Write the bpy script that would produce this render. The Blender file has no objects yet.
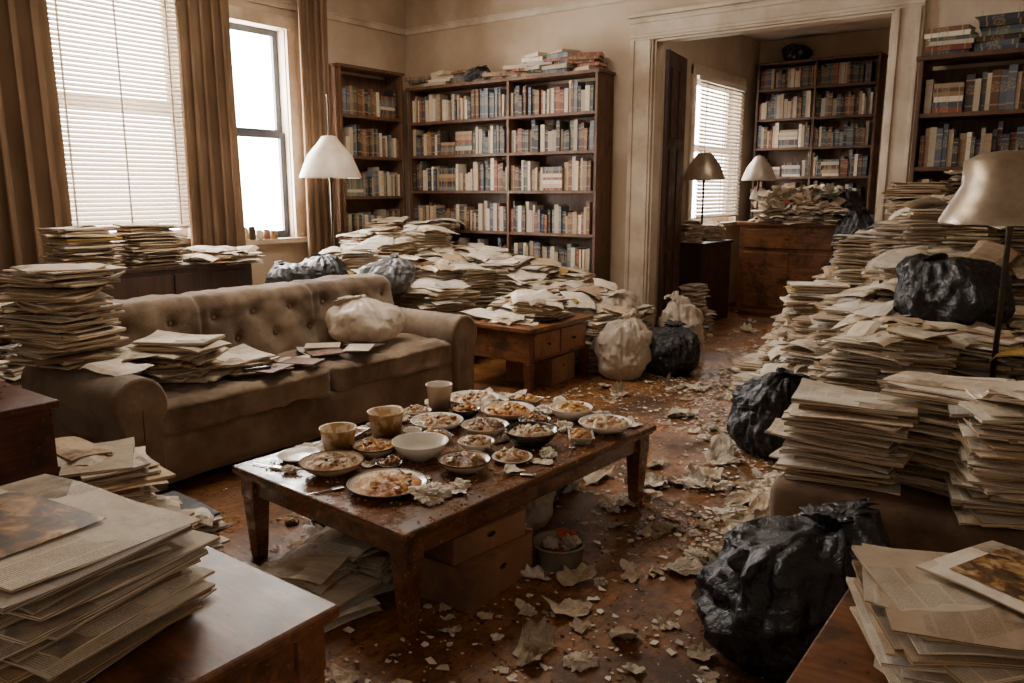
import bpy, bmesh, math, random
from mathutils import Vector, Matrix, Euler, noise
R=random.Random(7)
PI=math.pi
COL=bpy.context.scene.collection
# ---------------------------------------------------------------- materials
def newmat(name):
    m=bpy.data.materials.new(name);m.use_nodes=True
    return m,m.node_tree.nodes,m.node_tree.links,m.node_tree.nodes["Principled BSDF"]
def ramp(n,stops):
    r=n.new("ShaderNodeValToRGB");e=r.color_ramp.elements
    while len(e)<len(stops):e.new(0.5)
    for i,(p,c) in enumerate(stops):
        e[i].position=p;e[i].color=(c[0],c[1],c[2],1)
    return r
def coords(n,l,scale=(1,1,1),kind="Object"):
    t=n.new("ShaderNodeTexCoord");mp=n.new("ShaderNodeMapping");mp.inputs["Scale"].default_value=scale
    l.new(t.outputs[kind],mp.inputs["Vector"]);return mp.outputs["Vector"]
def nz(n,l,vec,scale,detail=4,rough=.55,dist=0):
    t=n.new("ShaderNodeTexNoise");t.inputs["Scale"].default_value=scale;t.inputs["Detail"].default_value=detail
    t.inputs["Roughness"].default_value=rough;t.inputs["Distortion"].default_value=dist
    if vec is not None:l.new(vec,t.inputs["Vector"])
    return t.outputs["Fac"]
def mixc(n,l,fac,a,b,mode='MIX'):
    m=n.new("ShaderNodeMix");m.data_type='RGBA';m.blend_type=mode
    for s,i in ((fac,0),(a,6),(b,7)):
        if hasattr(s,"is_output"):l.new(s,m.inputs[i])
        elif i==0:m.inputs[0].default_value=s
        else:m.inputs[i].default_value=(s[0],s[1],s[2],1)
    return m.outputs[2]
def mth(n,l,op,a,b=0.):
    m=n.new("ShaderNodeMath");m.operation=op
    for i,s in enumerate((a,b)):
        if hasattr(s,"is_output"):l.new(s,m.inputs[i])
        else:m.inputs[i].default_value=s
    return m.outputs[0]
def bump(n,l,b,h,st,dist=.01):
    k=n.new("ShaderNodeBump");k.inputs["Strength"].default_value=st;k.inputs["Distance"].default_value=dist
    l.new(h,k.inputs["Height"]);l.new(k.outputs["Normal"],b.inputs["Normal"])
def mottled(name,c1,c2,scale=6,rough=.7,bs=.2,bscale=None,metal=0,sc=(1,1,1),dirt=None,spec=.5,lo=.35,hi=.65,trans=0,sheer=0,bd=.01):
    m,n,l,b=newmat(name);v=coords(n,l,sc)
    f=nz(n,l,v,scale,6);r=ramp(n,[(lo,c1),(hi,c2)]);l.new(f,r.inputs[0]);c=r.outputs[0]
    if dirt:
        f2=nz(n,l,v,scale*.31,8,.65);r2=ramp(n,[(.45,(0,0,0)),(.62,(1,1,1))]);l.new(f2,r2.inputs[0])
        c=mixc(n,l,r2.outputs[0],c,dirt)
    l.new(c,b.inputs["Base Color"]);b.inputs["Roughness"].default_value=rough;b.inputs["Metallic"].default_value=metal
    b.inputs["Specular IOR Level"].default_value=spec
    if bs:bump(n,l,b,nz(n,l,v,bscale or scale*6,5,.6,.8),bs,bd)
    if trans:b.inputs["Transmission Weight"].default_value=trans
    if sheer:
        t=n.new("ShaderNodeBsdfTranslucent");l.new(c,t.inputs[0]);mx=n.new("ShaderNodeMixShader");mx.inputs[0].default_value=sheer
        l.new(b.outputs[0],mx.inputs[1]);l.new(t.outputs[0],mx.inputs[2]);l.new(mx.outputs[0],n["Material Output"].inputs[0])
    return m
def wood(name,c1,c2,rough=.35,scale=(1,12,12),bs=.1,dirt=None,coat=0):
    m,n,l,b=newmat(name);v=coords(n,l,scale)
    f=nz(n,l,v,2.2,8,.6,1.2);r=ramp(n,[(.32,c1),(.68,c2)]);l.new(f,r.inputs[0]);c=r.outputs[0]
    v2=coords(n,l)
    if dirt:
        f2=nz(n,l,v2,4.5,8,.7);r2=ramp(n,[(.47,(0,0,0)),(.62,(1,1,1))]);l.new(f2,r2.inputs[0])
        c=mixc(n,l,r2.outputs[0],c,dirt)
        f5=nz(n,l,v2,38,5,.7);r5=ramp(n,[(.62,(0,0,0)),(.67,(.5,.5,.5))]);l.new(f5,r5.inputs[0]);c=mixc(n,l,r5.outputs[0],c,(.30,.19,.11))
    f3=nz(n,l,v2,7,6,.6);rr=ramp(n,[(.3,(rough*.7,)*3),(.7,(min(1,rough*1.6),)*3)]);l.new(f3,rr.inputs[0])
    l.new(rr.outputs[0],b.inputs["Roughness"]);l.new(c,b.inputs["Base Color"]);bump(n,l,b,f,bs,.004)
    b.inputs["Coat Weight"].default_value=coat
    return m
def emis(name,col,s):
    m,n,l,b=newmat(name);b.inputs["Base Color"].default_value=(0.8,.8,.8,1)
    b.inputs["Emission Color"].default_value=(*col,1);b.inputs["Emission Strength"].default_value=s;return m
def paper_print():
    m,n,l,b=newmat("newsprint")
    uv=n.new("ShaderNodeUVMap");sp=n.new("ShaderNodeSeparateXYZ");l.new(uv.outputs[0],sp.inputs[0])
    X,Y=sp.outputs[0],sp.outputs[1]
    ln=mth(n,l,'LESS_THAN',mth(n,l,'FRACT',mth(n,l,'MULTIPLY',Y,290.)),.5)
    col=mth(n,l,'LESS_THAN',mth(n,l,'FRACT',mth(n,l,'MULTIPLY',X,19.)),.9)
    mp=n.new("ShaderNodeMapping");mp.inputs["Scale"].default_value=(420,290,1);l.new(uv.outputs[0],mp.inputs[0])
    w=mth(n,l,'GREATER_THAN',nz(n,l,mp.outputs[0],1.,1),.42)
    txt=mth(n,l,'MULTIPLY',mth(n,l,'MULTIPLY',ln,col),w)
    big=n.new("ShaderNodeMapping");big.inputs["Scale"].default_value=(7,9,1);l.new(uv.outputs[0],big.inputs[0])
    vo=n.new("ShaderNodeTexVoronoi");vo.distance='CHEBYCHEV';vo.inputs["Scale"].default_value=1;l.new(big.outputs[0],vo.inputs["Vector"])
    s2=n.new("ShaderNodeSeparateColor");l.new(vo.outputs["Color"],s2.inputs[0])
    pic=mth(n,l,'GREATER_THAN',s2.outputs[0],.88)
    area_=mth(n,l,'GREATER_THAN',s2.outputs[1],.3)
    at=n.new("ShaderNodeAttribute");at.attribute_name="tint"
    oi=n.new("ShaderNodeObjectInfo")
    base=mixc(n,l,1.,at.outputs["Color"],oi.outputs["Color"],'MULTIPLY')
    v=coords(n,l);st=nz(n,l,v,5,6,.65);rs=ramp(n,[(.44,(1,1,1)),(.80,(.66,.51,.36))]);l.new(st,rs.inputs[0])
    base=mixc(n,l,1.,base,rs.outputs[0],'MULTIPLY')
    c=mixc(n,l,mth(n,l,'MULTIPLY',mth(n,l,'MULTIPLY',txt,area_),.5),base,(.07,.06,.05))
    pn=nz(n,l,mp.outputs[0],.08,4);pr=ramp(n,[(.35,(.08,.06,.05)),(.6,(.4,.3,.2))]);l.new(pn,pr.inputs[0])
    c=mixc(n,l,mth(n,l,'MULTIPLY',pic,.7),c,pr.outputs[0])
    l.new(c,b.inputs["Base Color"]);b.inputs["Roughness"].default_value=.85;b.inputs["Specular IOR Level"].default_value=.2
    bump(n,l,b,nz(n,l,v,18,4,.6),.7,.012)
    return m
def paper_edge():
    m,n,l,b=newmat("page_edges")
    v=coords(n,l,(3,3,560));f=nz(n,l,v,1.,2,.6)
    r=ramp(n,[(.39,(.20,.14,.095)),(.5,(.80,.71,.60)),(.62,(1.08,1.03,.95))]);l.new(f,r.inputs[0])
    at=n.new("ShaderNodeAttribute");at.attribute_name="tint";oi=n.new("ShaderNodeObjectInfo")
    base=mixc(n,l,1.,at.outputs["Color"],oi.outputs["Color"],'MULTIPLY')
    c=mixc(n,l,1.,base,r.outputs[0],'MULTIPLY');l.new(c,b.inputs["Base Color"])
    b.inputs["Roughness"].default_value=.9;bump(n,l,b,f,.6,.004);b.inputs["Specular IOR Level"].default_value=.15
    return m
M_PRINT=paper_print();M_EDGE=paper_edge()
def tintmat():
    m,n,l,b=newmat("torn_bits");at=n.new("ShaderNodeAttribute");at.attribute_name="tint";l.new(at.outputs["Color"],b.inputs["Base Color"]);b.inputs["Roughness"].default_value=.85;return m
M_BITS=tintmat()
def book_mat():
    m,n,l,b=newmat("book_cover")
    oi=n.new("ShaderNodeObjectInfo");at=n.new("ShaderNodeAttribute");at.attribute_name="tint"
    base=mixc(n,l,1.,at.outputs["Color"],oi.outputs["Color"],'MULTIPLY')
    t=n.new("ShaderNodeUVMap");sp=n.new("ShaderNodeSeparateXYZ");l.new(t.outputs[0],sp.inputs[0]);z=sp.outputs[1]
    a=mth(n,l,'LESS_THAN',mth(n,l,'ABSOLUTE',mth(n,l,'SUBTRACT',z,.84)),.018)
    a2=mth(n,l,'LESS_THAN',mth(n,l,'ABSOLUTE',mth(n,l,'SUBTRACT',z,.14)),.018)
    lab=mth(n,l,'LESS_THAN',mth(n,l,'ABSOLUTE',mth(n,l,'SUBTRACT',z,.58)),.13)
    mp=n.new("ShaderNodeMapping");mp.inputs["Scale"].default_value=(3,40,1);l.new(t.outputs[0],mp.inputs[0])
    tx=mth(n,l,'GREATER_THAN',nz(n,l,mp.outputs[0],1.,1),.52)
    f=mth(n,l,'MAXIMUM',mth(n,l,'MAXIMUM',a,a2),mth(n,l,'MULTIPLY',lab,tx))
    c=mixc(n,l,mth(n,l,'MULTIPLY',f,.6),base,(.42,.30,.15))
    l.new(c,b.inputs["Base Color"]);b.inputs["Roughness"].default_value=.6
    return m
M_BOOK=book_mat()
M_PAGES=mottled("book_pages",(.45,.35,.24),(.58,.47,.33),30,.9,0)
M_WALL=mottled("dirty_plaster",(.48,.375,.275),(.64,.535,.42),1.1,.85,.15,30,dirt=(.38,.28,.19),spec=.2)
M_TRIM=mottled("aged_trim_paint",(.52,.43,.33),(.65,.56,.45),3,.55,.08,dirt=(.35,.255,.17))
M_CEIL=mottled("ceiling_plaster",(.47,.39,.31),(.57,.48,.39),2,.9,.05)
def floor_mat():
    m,n,l,b=newmat("worn_wood_floor");v=coords(n,l)
    br=n.new("ShaderNodeTexBrick");br.inputs["Scale"].default_value=1;br.offset=.37
    br.inputs["Brick Width"].default_value=1.4;br.inputs["Row Height"].default_value=.085;br.inputs["Mortar Size"].default_value=.0013
    br.inputs["Color1"].default_value=(.34,.145,.042,1);br.inputs["Color2"].default_value=(.28,.115,.033,1);br.inputs["Mortar"].default_value=(.08,.036,.016,1)
    mp=n.new("ShaderNodeMapping");mp.inputs["Rotation"].default_value=(0,0,PI/2);l.new(v,mp.inputs[0]);l.new(mp.outputs[0],br.inputs["Vector"])
    g=nz(n,l,coords(n,l,(14,1,1)),4,8,.6,.8);gr=ramp(n,[(.3,(.6,.6,.6)),(.7,(1.25,1.2,1.1))]);l.new(g,gr.inputs[0])
    c=mixc(n,l,1.,br.outputs["Color"],gr.outputs[0],'MULTIPLY')
    d=nz(n,l,v,1.7,12,.76);dr=ramp(n,[(.45,(0,0,0)),(.60,(.9,.9,.9))]);l.new(d,dr.inputs[0])
    c=mixc(n,l,dr.outputs[0],c,(.045,.020,.010))
    d2=nz(n,l,v,22,8,.78);dr2=ramp(n,[(.50,(0,0,0)),(.62,(.8,.8,.8))]);l.new(d2,dr2.inputs[0])
    c=mixc(n,l,dr2.outputs[0],c,(.038,.018,.009))
    d3=nz(n,l,v,60,4,.7);dr3=ramp(n,[(.61,(0,0,0)),(.67,(.6,.6,.6))]);l.new(d3,dr3.inputs[0])
    c=mixc(n,l,dr3.outputs[0],c,(.36,.24,.14))
    l.new(c,b.inputs["Base Color"])
    rr=ramp(n,[(.35,(.16,.16,.16)),(.65,(.55,.55,.55))]);l.new(d,rr.inputs[0]);l.new(rr.outputs[0],b.inputs["Roughness"])
    bump(n,l,b,d2,.7,.006);return m
M_FLOOR=floor_mat()
def table_mat():
    m,n,l,b=newmat("coffee_table_wood");v=coords(n,l,(10,1.2,10))
    f=nz(n,l,v,2.2,8,.6,1.2);r=ramp(n,[(.32,(.08,.028,.010)),(.68,(.22,.085,.028))]);l.new(f,r.inputs[0]);c=r.outputs[0]
    v2=coords(n,l);f2=nz(n,l,v2,6,9,.75);r2=ramp(n,[(.48,(0,0,0)),(.62,(.85,.85,.85))]);l.new(f2,r2.inputs[0])
    c=mixc(n,l,r2.outputs[0],c,(.035,.015,.007))
    f4=nz(n,l,v2,42,5,.7);r4=ramp(n,[(.60,(0,0,0)),(.65,(.7,.7,.7))]);l.new(f4,r4.inputs[0]);c=mixc(n,l,r4.outputs[0],c,(.38,.25,.13))
    rr=ramp(n,[(.4,(.13,.13,.13)),(.62,(.45,.45,.45))]);l.new(f2,rr.inputs[0]);l.new(rr.outputs[0],b.inputs["Roughness"])
    l.new(c,b.inputs["Base Color"]);bump(n,l,b,f2,.25,.003);return m
M_TABLE=table_mat()
M_MAHOG=wood("mahogany",(.05,.015,.007),(.15,.044,.017),.33,(2,2,14),.1,(.03,.012,.007))
M_MAHOGT=wood("worn_table_wood",(.11,.04,.016),(.25,.10,.036),.32,(1.5,12,12),.15,(.05,.021,.010))
M_SHELF=wood("bookcase_wood",(.06,.027,.013),(.145,.068,.032),.5,(6,6,1.2),.1)
M_DARK=wood("dark_door_wood",(.02,.009,.005),(.055,.022,.012),.4,(10,10,1),.1)
M_CARD=mottled("cardboard",(.25,.12,.058),(.35,.18,.09),4,.85,.1,dirt=(.12,.055,.028))
M_SOFA=mottled("taupe_velvet",(.19,.13,.085),(.30,.22,.15),5,.9,.4,90,dirt=(.105,.068,.042),spec=.15)
M_SOFA.node_tree.nodes["Principled BSDF"].inputs["Sheen Weight"].default_value=.25
M_CURT=mottled("brown_curtain",(.13,.078,.046),(.22,.14,.085),3,.9,.2,120,sc=(1,1,.4),spec=.1,sheer=.12)
M_BAG=mottled("black_plastic",(.006,.006,.008),(.012,.013,.016),6,.33,1.,22,spec=.5,bd=.018)
M_GBAG=mottled("grey_plastic",(.06,.06,.065),(.13,.13,.135),6,.35,.9,20,bd=.015)
M_WBAG=mottled("white_plastic",(.60,.51,.41),(.76,.68,.58),3,.36,.9,20,sheer=.35,bd=.012,dirt=(.48,.37,.27))
M_SHADE=mottled("cream_enamel",(.54,.46,.37),(.64,.56,.46),8,.4,.02,dirt=(.45,.34,.24))
M_BRASS=mottled("brass_shade",(.36,.285,.21),(.47,.39,.30),9,.32,.02,metal=.5,dirt=(.28,.2,.13))
M_METAL=mottled("dark_metal",(.04,.03,.02),(.08,.06,.04),10,.35,.02,metal=.8)
M_STEEL=mottled("cutlery_steel",(.4,.38,.36),(.55,.53,.5),10,.25,0,metal=1)
M_FOIL=mottled("foil_tray",(.5,.47,.43),(.65,.62,.57),20,.3,.6,40,metal=.9)
M_SASH=mottled("dark_sash_paint",(.03,.035,.045),(.045,.05,.065),8,.4,.03)
M_BLIND,_n,_l,_b=newmat("blind_slat");_b.inputs["Base Color"].default_value=(.62,.54,.46,1)
_t=_n.new("ShaderNodeBsdfTranslucent");_t.inputs[0].default_value=(.42,.37,.31,1);_mx=_n.new("ShaderNodeMixShader");_mx.inputs[0].default_value=.25
_l.new(_b.outputs[0],_mx.inputs[1]);_l.new(_t.outputs[0],_mx.inputs[2]);_l.new(_mx.outputs[0],_n["Material Output"].inputs[0])
M_PANE=emis("overexposed_pane",(1.,.96,.90),62.)
M_PANE2=emis("bright_pane_behind_blind",(1.,.95,.88),34.)
M_PANE3=emis("bright_pane_in_back_room",(1.,.96,.90),16.)
M_CER=mottled("glazed_ceramic",(.52,.46,.37),(.66,.6,.5),6,.22,0,dirt=(.38,.26,.15))
M_CERW=mottled("white_ceramic",(.64,.6,.53),(.76,.72,.65),6,.22,0)
M_CERB=mottled("black_ceramic",(.012,.012,.015),(.025,.024,.024),6,.2,0)
M_CUP=mottled("printed_cup",(.42,.25,.08),(.62,.5,.36),22,.5,0,lo=.45,hi=.52)
M_NAP=mottled("napkin",(.64,.58,.49),(.78,.73,.64),8,.9,.2,dirt=(.5,.39,.27))
M_F1=mottled("noodles_food",(.55,.23,.035),(.78,.50,.15),30,.3,.8,60,dirt=(.35,.09,.015))
M_F2=mottled("stew_food",(.05,.018,.008),(.2,.075,.025),40,.3,.8,60,dirt=(.4,.2,.05))
M_F3=mottled("rice_food",(.4,.24,.09),(.66,.55,.36),50,.4,.8,90,dirt=(.36,.13,.03))
def pic_mat(name,s):
    m,n,l,b=newmat(name);v=coords(n,l,(s,s*1.3,1));vo=n.new("ShaderNodeTexVoronoi");vo.inputs["Scale"].default_value=1.;l.new(v,vo.inputs["Vector"])
    f=nz(n,l,v,.8,5,.6,.8);r=ramp(n,[(.36,(.03,.02,.012)),(.48,(.16,.075,.03)),(.56,(.42,.22,.07)),(.68,(.62,.48,.28))]);l.new(f,r.inputs[0])
    s2=n.new("ShaderNodeSeparateColor");l.new(vo.outputs["Color"],s2.inputs[0]);r2=ramp(n,[(.55,(0,0,0)),(.8,(.5,.5,.5))]);l.new(s2.outputs[0],r2.inputs[0])
    c=mixc(n,l,r2.outputs[0],r.outputs[0],(.10,.07,.035));l.new(c,b.inputs["Base Color"]);b.inputs["Roughness"].default_value=.45;return m
M_PIC=pic_mat("printed_food_photo",26)
M_TUB=mottled("tub_plastic",(.44,.37,.29),(.52,.45,.36),8,.25,.02,trans=.6)
M_CLEAR=mottled("clear_plastic",(.7,.66,.6),(.8,.76,.7),8,.12,.1,20,trans=.75)
M_RED=mottled("red_wrapper",(.34,.04,.015),(.45,.09,.03),8,.4,.3)
# ---------------------------------------------------------------- geometry
class G:
    def __init__(s):
        s.v=[];s.f=[];s.m=[];s.uv=[];s.t=[];s.sm=[]
    def add(s,v,f,m=0,uv=None,tint=(1,1,1),sm=False,mat=None):
        o=len(s.v)
        if mat is not None:v=[mat@Vector(p) for p in v]
        s.v.extend([tuple(p) for p in v])
        for i,a in enumerate(f):
            s.f.append([k+o for k in a]);s.m.append(m[i] if isinstance(m,list) else m)
            s.uv.append(uv[i] if uv else None);s.t.append(tint);s.sm.append(sm)
        return s
    def box(s,x0,x1,y0,y1,z0,z1,m=0,mat=None,tint=(1,1,1)):
        v=[(x0,y0,z0),(x1,y0,z0),(x1,y1,z0),(x0,y1,z0),(x0,y0,z1),(x1,y0,z1),(x1,y1,z1),(x0,y1,z1)]
        return s.add(v,[(0,3,2,1),(4,5,6,7),(0,1,5,4),(1,2,6,5),(2,3,7,6),(3,0,4,7)],m,None,tint,False,mat)
    def lathe(s,prof,seg=28,m=0,cx=0,cy=0,mat=None,tint=(1,1,1)):
        v=[];f=[]
        for r,z in prof:
            for k in range(seg):
                a=2*PI*k/seg;v.append((cx+r*math.cos(a),cy+r*math.sin(a),z))
        for i in range(len(prof)-1):
            for k in range(seg):
                k2=(k+1)%seg;f.append((i*seg+k,i*seg+k2,(i+1)*seg+k2,(i+1)*seg+k))
        return s.add(v,f,m,None,tint,True,mat)
    def taper(s,cx,cy,z0,z1,r0,r1,m=0):
        v=[(cx+a*r0,cy+b*r0,z0) for a,b in((-1,-1),(1,-1),(1,1),(-1,1))]+[(cx+a*r1,cy+b*r1,z1) for a,b in((-1,-1),(1,-1),(1,1),(-1,1))]
        return s.add(v,[(0,3,2,1),(4,5,6,7),(0,1,5,4),(1,2,6,5),(2,3,7,6),(3,0,4,7)],m)
    def mesh(s,name,mats):
        me=bpy.data.meshes.new(name);me.from_pydata(s.v,[],s.f)
        for m in mats:me.materials.append(m)
        me.polygons.foreach_set("material_index",s.m);me.polygons.foreach_set("use_smooth",s.sm)
        uvl=me.uv_layers.new(name="UVMap");buf=[]
        for i,f in enumerate(s.f):
            u=s.uv[i]
            for j in range(len(f)):buf.extend(u[j] if u else (0,0))
        uvl.data.foreach_set("uv",buf)
        ca=me.color_attributes.new("tint",'FLOAT_COLOR','CORNER');b=[]
        for i,f in enumerate(s.f):b.extend([*s.t[i],1]*len(f))
        ca.data.foreach_set("color",b);me.update();return me
def meta(o,label=None,cat=None,kind=None,group=None):
    if label:o["label"]=label
    if cat:o["category"]=cat
    if kind:o["kind"]=kind
    if group:o["group"]=group
def obj(name,g,mats,loc=(0,0,0),rot=(0,0,0),par=None,label=None,cat=None,kind=None,group=None,bev=0,sub=0,color=None):
    me=g if isinstance(g,bpy.types.Mesh) else g.mesh(name,mats if isinstance(mats,(list,tuple)) else [mats])
    o=bpy.data.objects.new(name,me);COL.objects.link(o);o.location=loc;o.rotation_euler=rot
    if par:o.parent=par
    if bev:
        b=o.modifiers.new("b",'BEVEL');b.width=bev;b.segments=2;b.limit_method='ANGLE'
    if color:o.color=(*color,1)
    meta(o,label,cat,kind,group);return o
def empty(name,loc=(0,0,0),rot=(0,0,0),label=None,cat=None,group=None):
    o=bpy.data.objects.new(name,None);COL.objects.link(o);o.location=loc;o.rotation_euler=rot;o.empty_display_size=.1
    meta(o,label,cat,None,group);return o
def rbox(hx,hy,hz,r,n=14,fn=None):
    vd={};v=[];f=[]
    def vid(p):
        k=tuple(round(a,5) for a in p)
        if k not in vd:vd[k]=len(v);v.append(p)
        return vd[k]
    def lin(h,n):
        return [-h+2*h*i/n for i in range(n+1)]
    ns=[max(4,int(n*h/max(hx,hy,hz))) for h in (hx,hy,hz)]
    H=(hx,hy,hz)
    for ax in range(3):
        a,b=(ax+1)%3,(ax+2)%3
        for sgn in(-1,1):
            A=lin(H[a],ns[a]);B=lin(H[b],ns[b])
            for i in range(ns[a]):
                for j in range(ns[b]):
                    q=[]
                    for ii,jj in((i,j),(i+1,j),(i+1,j+1),(i,j+1)):
                        p=[0,0,0];p[ax]=sgn*H[ax];p[a]=A[ii];p[b]=B[jj];q.append(vid(tuple(p)))
                    f.append(q if sgn>0 else q[::-1])
    out=[]
    for p in v:
        inn=Vector([max(-(h-r),min(h-r,c)) for c,h in zip(p,H)]);d=Vector(p)-inn
        if d.length>1e-6:d.normalize()
        q=inn+d*r
        if fn:q=fn(q,d)
        out.append(tuple(q))
    return out,f
def slab(L,W,T,nx=4,ny=3,bend=.004,seed=0,curl=0.,droop=0.):
    rr=random.Random(seed);p1,p2=rr.uniform(0,6),rr.uniform(0,6);u0,v0=rr.uniform(0,20),rr.uniform(0,20)
    cx,cy=rr.choice((-1,1)),rr.choice((-1,1))
    v=[];f=[];m=[];uv=[]
    skew=rr.uniform(-.03,.03)
    for s in(0,1):
        for i in range(nx+1):
            for j in range(ny+1):
                x=-L/2+L*i/nx;y=-W/2+W*j/ny
                z=bend*(math.sin(x/L*4+p1)+math.cos(y/W*3.4+p2))
                e=max(0,(cx*x/L+cy*y/W)-.35);z+=curl*e*e*3
                z-=droop*(max(0,abs(x/L)-.28)**2*4+max(0,abs(y/W)-.3)**2*3)
                wob=.003*math.sin(9*x/L+p2*3)
                v.append((x+skew*y,y+(wob if j in(0,ny) else 0),z+(T if s else 0)))
    def I(s,i,j):return s*(nx+1)*(ny+1)+i*(ny+1)+j
    def UV(k):return (v[k][0]+u0,v[k][1]+v0)
    for i in range(nx):
        for j in range(ny):
            q=(I(1,i,j),I(1,i+1,j),I(1,i+1,j+1),I(1,i,j+1));f.append(q);m.append(0);uv.append([UV(k) for k in q])
            q=(I(0,i,j),I(0,i,j+1),I(0,i+1,j+1),I(0,i+1,j));f.append(q);m.append(0);uv.append([UV(k) for k in q])
    for i in range(nx):
        f.append((I(0,i,0),I(0,i+1,0),I(1,i+1,0),I(1,i,0)));f.append((I(0,i+1,ny),I(0,i,ny),I(1,i,ny),I(1,i+1,ny)))
        m+=[1,1];uv+=[None,None]
    for j in range(ny):
        f.append((I(0,0,j+1),I(0,0,j),I(1,0,j),I(1,0,j+1)));f.append((I(0,nx,j),I(0,nx,j+1),I(1,nx,j+1),I(1,nx,j)))
        m+=[1,1];uv+=[None,None]
    return v,f,m,uv
def ptint(extra=True):
    t=R.random();k=R.uniform(.70,1.05)
    if t<.42:c=(.78,.68,.54)
    elif t<.80:c=(.88,.81,.70)
    elif t<.92:c=(.60,.46,.32)
    else:
        c=R.choice([(.52,.48,.44),(.36,.26,.18),(.46,.43,.41),(.55,.42,.28)])
    if extra and R.random()<.018:c=R.choice([(.5,.14,.05),(.55,.36,.1),(.2,.22,.26)])
    return tuple(min(1,a*k) for a in c)
PM=[]
for k in range(14):
    g=G();T=.005+.0013*(k%5);v,f,m,uv=slab(.38+.012*(k%3),.285-.01*(k%4),T,8,6,.0020+.0006*(k%3),k+100,curl=.012*(k%3),droop=.014*(k%4));g.add(v,f,m,uv)
    PM.append((g.mesh("newspaper",[M_PRINT,M_EDGE]),T))
SM=[]
for k in range(8):
    g=G();v,f,m,uv=slab(.33,.25,.002,10,8,.010+.003*(k%3),k+300,curl=.02*(k%3),droop=.04*(k%4));g.add(v,f,m,uv);SM.append(g.mesh("newspaper",[M_PRINT,M_EDGE]))
NP=[0]
def newspaper(x,y,z,yaw,sc=1,tx=0,ty=0,sheet=False,group=None,label=None,zs=1,me=None,extra=True,color=None):
    me=me or (R.choice(SM) if sheet else R.choice(PM)[0])
    o=bpy.data.objects.new("newspaper",me);COL.objects.link(o);o.location=(x,y,z);o.rotation_euler=(tx,ty,yaw);o.scale=(sc,sc,zs)
    o.color=(*(color or ptint(extra)),1);NP[0]+=1
    meta(o,label or "yellowed folded newspaper in a leaning pile","newspaper",None,group);return o
def paperstack(x,y,z0,h,sc=1,yaw=0,jit=.02,yj=.12,group="stacked newspapers",label=None,lean=(0,0),zr=(.7,1.5),big=.2,extra=True):
    z=z0+.004;zt=z0+h
    while z<zt:
        k=jit*(2.6 if R.random()<big else 1);me,t=R.choice(PM)
        zs=R.uniform(*zr)
        newspaper(x+R.uniform(-k,k)+lean[0]*(z-z0),y+R.uniform(-k,k)+lean[1]*(z-z0),z,yaw+R.uniform(-yj,yj)*(2.2 if R.random()<big else 1)+(PI if R.random()<.5 else 0),sc*R.uniform(.92,1.06),R.uniform(-.014,.014),R.uniform(-.014,.014),False,group,label,zs,me,extra)
        z+=t*zs*1.1+.0006
    return z
def stuffstack(g,x,y,z0,h,yaw=0,sc=1,jit=.025,yj=.12,lean=(0,0),tilt=1.):
    z=z0;dx=dy=0
    while z<z0+h:
        thin=R.random()<.35
        T=.0015 if thin else R.uniform(.004,.013);dx+=R.uniform(-.006,.006);dy+=R.uniform(-.006,.006)
        L=R.uniform(.29,.40)*sc;W=R.uniform(.23,.30)*sc
        tl=(.025+.05*(z-z0))*tilt;jj=jit*(2.0 if thin else 1)
        M=Matrix.Translation((x+dx+lean[0]*(z-z0)+R.uniform(-jj,jj),y+dy+lean[1]*(z-z0)+R.uniform(-jj,jj),z))@Euler((R.uniform(-tl,tl)*.5,R.uniform(-tl,tl)*.5,yaw+R.gauss(0,yj))).to_matrix().to_4x4()
        t=ptint();v,f,m,uv=slab(L,W,T,4,3,R.uniform(.001,.004),R.randrange(10**6),curl=R.choice((0,0,.01)),droop=R.uniform(.02,.10) if thin else R.uniform(0,.03))
        g.add(v,f,m,uv,t,False,M);z+=(T+.001)*R.uniform(.95,1.15)+(.0015 if thin else 0)
    return z
# ---------------------------------------------------------------- camera
cam=bpy.data.cameras.new("camera");cam.sensor_width=36;cam.lens=796/1024*36
co=bpy.data.objects.new("camera",cam);COL.objects.link(co);co.location=(0,0,1.5)
co.rotation_euler=(math.radians(90-10.74),0,math.radians(36.5));bpy.context.scene.camera=co
cam.clip_end=100
# ---------------------------------------------------------------- room
WX=-6.7;WY=7.0;CZ=3.7
def struct(name,g,m,label,bev=0,par=None):
    return obj(name,g,m,label=label,cat="structure",kind="structure",bev=bev,par=par)
struct("floor",G().box(-7,1.5,-1.2,11.3,-.1,0),M_FLOOR,"worn orange brown wooden plank floor with grime")
struct("ceiling",G().box(-7,1.5,-1.2,7.0,CZ,CZ+.1),M_CEIL,"plain plaster ceiling over the living room")
struct("ceiling_far_room",G().box(-4.1,0,7.15,11.2,3.45,3.55),M_CEIL,"plain plaster ceiling of back room")
g=G();W1=(2.95,4.15,1.08,3.35);W2=(4.52,5.3,1.03,3.05)
x0,x1=WX-.2,WX
g.box(x0,x1,-1.2,W1[0],0,CZ).box(x0,x1,W1[0],W1[1],0,W1[2]).box(x0,x1,W1[0],W1[1],W1[3],CZ)
g.box(x0,x1,W1[1],W2[0],0,CZ).box(x0,x1,W2[0],W2[1],0,W2[2]).box(x0,x1,W2[0],W2[1],W2[3],CZ).box(x0,x1,W2[1],WY+.15,0,CZ)
struct("wall_left",g,M_WALL,"stained cream plaster wall with two window openings")
DX0,DX1,DZ=-3.54,-1.5,2.87
g=G();g.box(WX,DX0,WY,WY+.15,0,CZ).box(DX0,DX1,WY,WY+.15,DZ,CZ).box(DX1,1.4,WY,WY+.15,0,CZ)
struct("wall_back",g,M_WALL,"stained cream plaster wall with a wide doorway")
struct("wall_right",G().box(1.3,1.5,2.6,WY,0,CZ),M_WALL,"stained cream plaster wall")
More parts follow.
